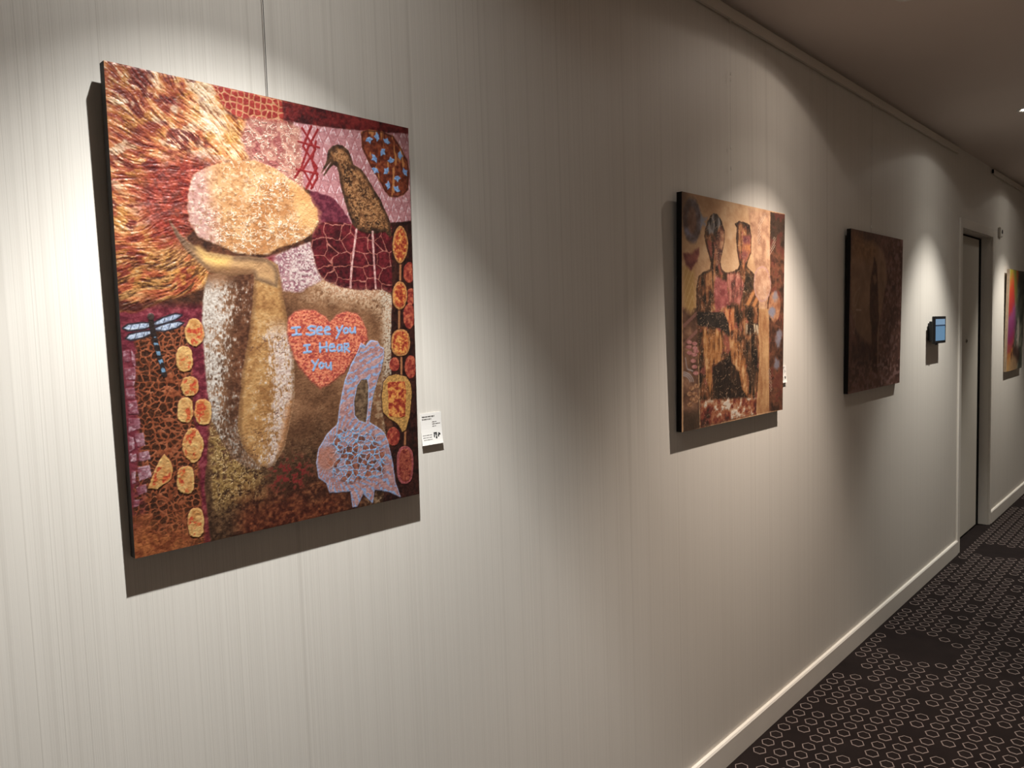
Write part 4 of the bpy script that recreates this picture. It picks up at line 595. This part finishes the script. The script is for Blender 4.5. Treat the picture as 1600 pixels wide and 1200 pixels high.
    # golden pods on the left
    for p in D['gold']:
        s_ = A.sd(p, .7); A.put(np.clip((s_ + 3) / 3, 0, 1) * .5, (70, 24, 20))
        A.put(np.clip(s_ / A.soft + .5, 0, 1), A.ramp(n1 * .4 + n2 * .6, [(.3, (196, 124, 50)), (.55, (224, 166, 92)), (.75, (238, 190, 110))]), .7)
        A.put(np.clip(s_ / 2, 0, 1) * sm(.56, .66, fbm(X / 8, Y / 9, 3, 47) + .02) * .85, A.ramp(n3, [(.3, (196, 46, 22)), (.7, (226, 110, 40))])); A.put(np.clip(s_ / 2, 0, 1) * sm(5, 1.5, s_) * .5, (240, 204, 120))
    # dragonfly
    for wg in D['wings']:
        s_ = A.sd(wg, .2); A.put(np.clip((s_ + 2.4) / A.soft, 0, 1), (50, 44, 52)); vein = np.abs(np.sin(X / 3.6 + Y / 9))
        A.put(np.clip((s_ - .1) / A.soft, 0, 1), A.ramp(n3, [(.3, (150, 160, 186)), (.6, (186, 204, 232)), (.8, (214, 222, 236))]), .2); A.put(np.clip((s_ - .5) / A.soft, 0, 1) * sm(.22, .1, vein) * .8, (60, 54, 62))
    A.put(A.line(D['dbody'], 8.0, .4), (48, 36, 34), .4); A.put(A.line(D['dbody'][2:], 5.5, .6) * sm(.1, .5, np.sin(Y / 2.2 + n2 * 3)) * .9, (130, 178, 216)); A.put(A.mask(D['dhead'], .3), (70, 56, 50), .5)
    A.z += (n3 - .5) * .5
    lum = A.img.mean(-1)
    return A


def painting_two(place):
    w, h = (place[1] - place[0]) * 1000, (place[3] - place[2]) * 1000
    A = Art(w, h, 330, 400); X, Y = A.x, A.y; D = D2; A.wob = A.wob * 1.2; A.gain = .66; A.chroma = .92
    n1 = fbm(X / 40, Y / 34, 4, 1); n2 = fbm(X / 30, Y / 26, 4, 2); n3 = fbm(X / 6, Y / 4.5, 2, 5); st = fbm(X / 15, Y / 52, 4, 9)
    A.img[:] = A.ramp(n1 * .7 + n2 * .3, [(.3, (206, 156, 110)), (.6, (232, 186, 138)), (.8, (240, 200, 156))])
    A.put(A.mask(D['paleright'], 2, 22), A.ramp(n2, [(.3, (176, 128, 98)), (.7, (226, 176, 136))]))
    m = A.mask(D['darkright'], .6, 5)
    A.put(m, A.ramp(n1 * .5 + n2 * .5, [(.3, (64, 42, 32)), (.5, (118, 72, 50)), (.7, (164, 96, 66))]))
    A.put(m * sm(160, 70, Y) * .75, (58, 46, 36))
    A.put(m * sm(.56, .68, n1) * .6, (112, 52, 44)); A.put(m * sm(.62, .7, n2) * .5, (40, 28, 24))
    A.put(A.mask(D['column'], 1, 4), A.ramp(st * .6 + n1 * .4, [(.3, (176, 120, 74)), (.7, (224, 174, 116))]))
    A.put(A.mask(D['column'], 1, 4) * sm(620, 640, X + 20 * (n2 - .5)) * sm(500, 380, Y) * .5, (128, 100, 74))
    m = A.mask(D['leftstrip'], .8, 4)
    A.put(m, A.ramp(n1 * .4 + n2 * .6, [(.3, (86, 58, 44)), (.6, (142, 100, 76)), (.8, (176, 130, 100))]))
    A.put(m * sm(.6, .9, np.sin((X * .5 + Y) / 9)) * sm(480, 440, Y) * .6, (184, 126, 116))
    A.put(m * sm(655, 690, Y) * .7, (60, 48, 34))
    m = A.mask(D['fern'], 2, 24); A.put(m, (202, 156, 88)); A.put(m * sm(.55, .95, np.sin((Y - np.abs(X - 62) * 1.6) / 6)) * .6, (232, 194, 130))
    sd = A.sd(D['blueoval'], 1.6); A.put(np.clip(sd / 12 + .5, 0, 1), A.ramp(n2, [(.3, (104, 84, 76)), (.6, (148, 132, 138)), (.8, (168, 164, 184))]))
    A.put(np.clip((sd - 22) / 12, 0, 1) * .85, A.ramp(n2, [(.3, (150, 106, 84)), (.7, (182, 140, 116))])); A.put(A.mask(D['star'], 1.5, 10) * .8, (158, 170, 196))
    A.put(sm(70, 0, X) * sm(110, 20, Y) * .7, (104, 74, 56))
    A.put(A.mask(D['rheart'], 1.4, 10), A.ramp(n2, [(.3, (120, 58, 54)), (.7, (162, 92, 78))]))
    # the pair
    sd = A.sd(D['figs'], .8); m = np.clip(sd / 4 + .5, 0, 1)
    A.put(m, A.ramp(st * .55 + n2 * .45, [(.30, (40, 30, 22)), (.44, (88, 60, 40)), (.56, (146, 88, 54)), (.68, (204, 142, 88))]), .3)
    A.put(m * sm(.58, .68, n1) * .6, (176, 88, 78)); A.put(m * sm(14, 3, sd) * sm(420, 380, Y) * .7, (52, 38, 28))
    A.put(A.mask(D['hair1'], 1.5, 9), A.ramp(st, [(.35, (38, 32, 28)), (.5, (92, 82, 76)), (.65, (164, 156, 152))])); A.put(A.mask(D['face1'], 1.5, 10), A.ramp(n2, [(.3, (92, 56, 48)), (.55, (176, 116, 86)), (.75, (216, 160, 118))]))
    A.put(A.mask(D['face2'], 1.5, 8), A.ramp(n2 * .6 + sm(60, 150, Y) * .3, [(.3, (118, 60, 64)), (.5, (150, 82, 76)), (.75, (216, 136, 76))])); A.put(A.mask(D['spine'], 1.2, 7) * .85, (46, 36, 28))
    A.put(A.mask(D['chest'], 2, 12), A.ramp(n2, [(.3, (150, 70, 68)), (.6, (196, 106, 100)), (.8, (230, 160, 140))])); A.put(A.mask(D['chest2'], 2, 12), A.ramp(st * .5 + n2 * .5, [(.32, (96, 58, 50)), (.5, (174, 96, 82)), (.68, (232, 156, 132))]))
    A.put(A.mask(D['shade2'], 1.4, 8) * .85, A.ramp(n2, [(.3, (44, 36, 26)), (.7, (100, 72, 48))])); A.put(A.mask(D['orangeR'], 1.4, 8), A.ramp(np.sin((X + Y) / 8) * .25 + .5, [(.3, (104, 66, 42)), (.6, (206, 136, 78))]))
    A.put(A.mask(D['torsoO'], 2, 10), A.ramp(st, [(.3, (150, 76, 46)), (.5, (212, 126, 72)), (.7, (232, 160, 104))]))
    bl = m * sm(395, 410, Y) * sm(455, 430, Y) * sm(400, 440, X)
    A.put(bl * sm(.36, .5, st), (52, 40, 30)); A.put(bl * sm(.60, .66, st), (220, 194, 160))
    A.put(A.mask(D['goldL'], 2, 10), A.ramp(st * .7 + n2 * .3, [(.32, (108, 66, 36)), (.5, (190, 122, 60)), (.66, (228, 178, 120))]), .4); A.put(A.mask(D['goldR'], 2, 10), A.ramp(st * .6 + n2 * .4, [(.34, (86, 52, 34)), (.5, (178, 112, 58)), (.66, (230, 180, 122))]), .4)
    A.put(A.mask(D['darkR'], 1.5, 10), A.ramp(st, [(.35, (40, 32, 26)), (.6, (78, 56, 40)), (.75, (130, 88, 58))])); A.put(A.mask(D['window'], 1.6, 6), A.ramp(st * .6 + n2 * .4, [(.3, (38, 28, 22)), (.6, (58, 42, 32)), (.75, (98, 66, 44))]))
    A.put(A.mask(D['rect'], .8, 5), A.ramp(n2, [(.3, (46, 38, 32)), (.7, (66, 54, 46))]))
    n2 = fbm(X / 22, Y / 17, 4, 66); n1 = fbm(X / 60, Y / 40, 3, 67)
    A.put(A.mask(D['low'], 2, 12), A.ramp(n1 * .4 + n2 * .6, [(.3, (62, 44, 34)), (.44, (128, 54, 44)), (.55, (172, 98, 62)), (.68, (214, 170, 134))]), .3)
    A.put(A.mask(D['low'], 2, 12) * sm(.6, .68, n2) * sm(.45, .6, n1) * .9, (236, 222, 204), .5)
    cr = np.abs(fbm(X / 24, Y / 18, 3, 35) - .5); A.put(m * sm(.012, .003, cr) * .7, (232, 190, 150), .5)
    # ovals, blobs and stitched dots at the right, leaves and stones at the left
    sd = A.sd(D['ovalP'], 1); A.put(np.clip(sd / 5 + .5, 0, 1), A.ramp(n2, [(.3, (196, 144, 112)), (.7, (232, 184, 148))])); A.put(np.clip(1 - np.abs(sd - 4) / 4, 0, 1) * .8, (206, 158, 160))
    A.put(A.mask(D['ovalB'], 1.4, 8), A.ramp(n2, [(.3, (160, 100, 66)), (.7, (206, 146, 104))]))
    for px, py in D['blobs']: A.put(sm(30, 10, np.hypot((X - px) * .9, Y - py) + (n2 - .5) * 26) * .8, (150, 148, 164))
    for l in D['dots']: A.put(A.line(l, 22, 1.0) * sm(.1, .6, np.sin(X / 2.2) * np.sin(Y / 1.9)) * .8, (232, 204, 178), .3)
    for l in D['leaves']: A.put(A.mask(l, .4), A.ramp(n3, [(.3, (188, 116, 114)), (.7, (218, 152, 146))]), .3)
    for l in D['stones']: A.put(A.mask(l, .4), A.ramp(n3, [(.3, (146, 96, 66)), (.7, (208, 158, 114))]), .3)
    for l in D['arcs']: A.put(A.line(l, 4, .1), (188, 174, 174), .2)
    A.z += (n3 - .5) * .5 + (st - .5) * .4 * m
    return A


def painting_three(place):
    w, h = (place[1] - place[0]) * 1000, (place[3] - place[2]) * 1000
    A = Art(w, h, 180, 230); X, Y = A.x, A.y; D = D3; A.wob = A.wob * 2; A.gain = 1.0; A.chroma = .95
    n1 = fbm(X / 60, Y / 60, 4, 1); n2 = fbm(X / 22, Y / 18, 3, 2)
    A.img[:] = A.ramp(n1 * .5 + n2 * .5, [(.3, (84, 56, 48)), (.5, (108, 74, 62)), (.7, (134, 96, 84))])
    A.put(A.mask(D['arch'], 2, 16), A.ramp(n1, [(.3, (132, 100, 78)), (.7, (158, 122, 96))])); A.put(A.mask(D['gold'], 2, 50), A.ramp(n2, [(.3, (124, 88, 58)), (.7, (156, 114, 80))]))
    A.put(A.mask(D['bandT'], 1, 10) * .7, (96, 58, 44)); A.put(A.mask(D['low'], 3, 30), A.ramp(n2, [(.3, (70, 44, 38)), (.7, (96, 64, 54))]))
    A.put(A.mask(D['fig'], 1, 12), A.ramp(n2, [(.3, (70, 42, 32)), (.7, (94, 60, 46))])); A.put(A.mask(D['halo'], 1, 10) * .8, (150, 112, 84))
    for k in ('leaf1', 'leaf2'): A.put(np.clip(1 - np.abs(A.sd(D[k], .6)) / 5, 0, 1) * .7, (168, 140, 118))
    A.put(A.line(D['bar'], 8, .2), (176, 144, 122))
    A.put(sm(.56, .66, n2) * sm(480, 620, X + Y * .3) * .6, (150, 116, 112)); A.put(sm(560, 640, Y) * sm(.5, .62, n2) * .55, (150, 118, 112))
    A.z += (n2 - .5) * .8
    return A
def painting_four(place):
    w, h = (place[1] - place[0]) * 1000, (place[3] - place[2]) * 1000
    A = Art(w, h, 200, 220); A.gain = .6; X, Y = A.x, A.y
    n1 = fbm(X / 110, Y / 110, 4, 1); n2 = fbm(X / 40, Y / 36, 3, 2)
    A.img[:] = A.ramp(n1 * .5 + n2 * .5, [(.3, (58, 62, 56)), (.5, (96, 98, 86)), (.7, (138, 134, 116))])
    d = X + (n1 - .5) * 170
    A.put(sm(380, 230, d + Y * .1), A.ramp(Y + d * .35 + (n2 - .5) * 90, [(0, (170, 172, 62)), (110, (206, 104, 52)), (190, (208, 72, 48)), (330, (192, 58, 62)), (400, (160, 80, 130)), (520, (146, 58, 110)), (600, (164, 50, 86)), (690, (196, 120, 66)), (790, (226, 176, 112))]))
    A.put(sm(90, 30, np.abs(X - 190 - Y * .42 + (n2 - .5) * 80)) * sm(330, 120, Y) * .85, (126, 136, 62))
    A.put(sm(70, 25, np.hypot(X - 400 + (n2 - .5) * 60, (Y - 520) * .32)) * sm(300, 380, Y) * .85, (204, 186, 172))
    A.put(sm(120, 60, np.hypot((X - 330) * .6, (Y - 680)) + (n2 - .5) * 90) * .85, (72, 46, 40)); A.put(sm(110, 50, np.hypot((X - 260) * .5, Y - 760)) * .8, (196, 158, 116))
    A.put(sm(22, 10, X) * .8, (222, 196, 164))
    A.z += (n2 - .5) * .9
    return A


# ------------------------------------------------------------------ hanging the canvases
P = [(0.3733, 0.9282, 1.2027, 1.9461), (1.9586, 2.6807, 1.2073, 1.94), (3.3555, 4.081, 1.2103, 1.9404), (6.6787, 7.2887, 1.1077, 1.8974)]
LEAN = math.asin(.014 / .745)
def hang(place, art, label, edge_mat, lean=LEAN, thick=.018, gap=.002, paint=None, cat='painting'):
    x0, x1, z0, z1 = place
    t = thing('canvas_painting', label, cat, (x0, -gap, z0), (lean, 0, 0))
    w, h = x1 - x0, z1 - z0
    # stretched canvas: shallow box with softened corners, open stretcher back
    bm = bmesh.new()
    box(bm, 0, w, -thick, -thick + .003, 0, h)
    for (a, b, c, d) in ((0, .035, 0, h), (w - .035, w, 0, h), (.035, w - .035, 0, .035), (.035, w - .035, h - .035, h)):
        box(bm, a, b, -thick + .003, 0, c, d)
    bmesh.ops.remove_doubles(bm, verts=bm.verts, dist=1e-5)
    obj('stretched_canvas', bm, edge_mat, t)
    art.build('painted_face', paint or painted_material('impasto_paint'), t, -thick)
    return t
P1C = hang(P[0], painting_one(P[0]), 'largest nearest painting of a woman with glowing hair, heart, bird and dragonfly', M['canvas_dark'])
P2C = hang(P[1], painting_two(P[1]), 'tan and brown painting of two dark figures side by side', M['canvas_black'], paint=painted_material('collage_paint', .5, .2))
P3C = hang(P[2], painting_three(P[2]), 'dim dark brown painting of a single thin figure under an arch', M['canvas_black'], paint=painted_material('dark_paint', .4, .15))
P4C = hang(P[3], painting_four(P[3]), 'rainbow coloured painting cut by the right edge of the photo', M['canvas_raw'], paint=painted_material('bright_paint', .45, .2))

# ------------------------------------------------------------------ hanging lines
def cable(x, ztop, zbot, y0, y1, r, m, label, glints=()):
    t = thing('hanging_cable', label, 'cable', (x, 0, zbot))
    bm = bmesh.new(); tube(bm, (0, y1, 0), (0, y0, ztop - zbot), r, 8)
    obj('line', bm, m, t, smooth=True)
    bm = bmesh.new(); box(bm, -.004, .004, y0 - .003, y0 + .003, ztop - zbot - .012, ztop - zbot + .004)
    obj('hook', bm, M['rail'], t, bevel=.001)
    for z in glints:  # added pale beads imitate lamp reflections along the line
        u = (z - zbot) / (ztop - zbot); y = y1 + (y0 - y1) * u
        bm = bmesh.new(); tube(bm, (0, y, z - zbot - .006), (0, y, z - zbot + .006), .0013, 8)
        obj('glint_bead', bm, M['glint'], t, smooth=True)
cable(.643, 2.548, P[0][3] - .02, -.012, -.006, .0006, M['wire'], 'thin dark wire holding the large woman painting')
cable(2.316, 2.548, P[1][3] - .02, -.012, -.008, .0005, M['nylon'], 'clear nylon line above the two figure painting', (2.372, 2.352, 2.129, 2.061))
cable(3.690, 2.548, P[2][3] - .02, -.012, -.008, .0005, M['nylon'], 'clear nylon line above the dim dark brown painting', (2.343, 2.308, 2.111, 1.978))
cable(7.16, 2.548, P[3][3] - .02, -.012, -.008, .0005, M['nylon'], 'clear nylon line above the rainbow coloured painting', (2.382,))

# ------------------------------------------------------------------ title cards
def card(x0, x1, z0, z1, label, big=True):
    t = thing('title_card', label, 'card', (x0, -.0005, z0))
    w, h = x1 - x0, z1 - z0
    bm = bmesh.new(); n = 8; g = []
    lift = lambda u: .0008 + .004 * (1 - u) ** 3        # the lower edge curls off the wall
    for s in (0, .0009):
        g.append([[bm.verts.new((w * i / n, -lift(j / n) - s, h * j / n)) for i in range(n + 1)] for j in range(n + 1)])
    for s, G in enumerate(g):
        for j in range(n):
            for i in range(n):
                q = (G[j][i], G[j][i + 1], G[j + 1][i + 1], G[j + 1][i]); bm.faces.new(q if s else q[::-1])
    rim = [(0, i) for i in range(n)] + [(j, n) for j in range(n)] + [(n, i) for i in range(n, 0, -1)] + [(j, 0) for j in range(n, 0, -1)]
    for a, b in zip(rim, rim[1:] + rim[:1]):
        bm.faces.new((g[0][a[0]][a[1]], g[0][b[0]][b[1]], g[1][b[0]][b[1]], g[1][a[0]][a[1]]))
    bmesh.ops.recalc_face_normals(bm, faces=bm.faces)
    obj('card', bm, M['card'], t)
    def ink(name, rects, m):
        bm = bmesh.new()
        for (a, b, c, d) in rects:
            zz = (c + d) / 2; y = -lift(zz) - .0011
            box(bm, w * a, w * b, y - .0001, y + .0002, h * c, h * d)
        obj(name, bm, m, t)
    rng = np.random.RandomState(4)
    def words(x, xe, z, hh):
        o = []
        while x < xe - .02:
            l = min(xe - x, .05 + .09 * rng.rand()); o.append((x, x + l, z, z + hh)); x += l + .022
        return o
    ink('printed_text', words(.06, .66, .875, .035) + words(.06, .5, .80, .03), M['ink'])
    ink('small_print', words(.54, .76, .70, .02) + words(.54, .92, .635, .02) + words(.54, .72, .565, .02) + words(.06, .5, .30, .018) + words(.06, .5, .225, .018) + words(.10, .5, .155, .018), M['ink'])
    ink('logo', [(.58, .74, .33, .37), (.58, .63, .16, .33), (.66, .70, .26, .33), (.67, .74, .16, .24), (.71, .74, .24, .33), (.78, .83, .2, .3), (.83, .90, .27, .33), (.80, .86, .31, .35)], M['ink_black'])
card(.954, 1.011, 1.298, 1.366, 'white title card with small print beside the large woman painting')
card(2.715, 2.755, 1.306, 1.372, 'small white title card beside the two figure painting')

# ------------------------------------------------------------------ wall tablet
t = thing('wall_tablet', 'black tablet with a lit blue screen on a wall bracket near the door', 'tablet', (4.622, 0, 1.392))
obj('mount', bx(.035, .18, -.010, 0, .02, .118), M['plastic'], t, bevel=.003)
obj('bracket', bx(.020, .17, -.030, -.010, .014, .128), M['plastic'], t, bevel=.004)
obj('body', bx(0, .236, -.044, -.030, 0, .156), M['plastic'], t, bevel=.004)
obj('screen', bx(.022, .214, -.0448, -.0438, .016, .099), M['screen'], t)
obj('screen_banner', bx(.022, .214, -.0448, -.0438, .107, .140), M['screen_top'], t)
obj('screen_bar', bx(.022, .214, -.0447, -.0438, .099, .107), M['screen_bar'], t)
obj('cable_plug', bx(.05, .075, -.042, -.032, -.008, 0), M['plastic'], t, bevel=.001)

# ------------------------------------------------------------------ wall sensor past the door
t = thing('wall_sensor', 'small pale wall sensor with a dark round eye right of the door', 'sensor', (6.435, 0, 2.128))
obj('housing', bx(0, .085, -.018, 0, 0, .07), M['white_plastic'], t, bevel=.006)
bm = bmesh.new(); tube(bm, (.05, -.017, .036), (.05, -.021, .036), .015, 20)
obj('eye', bm, M['plastic'], t, smooth=False)
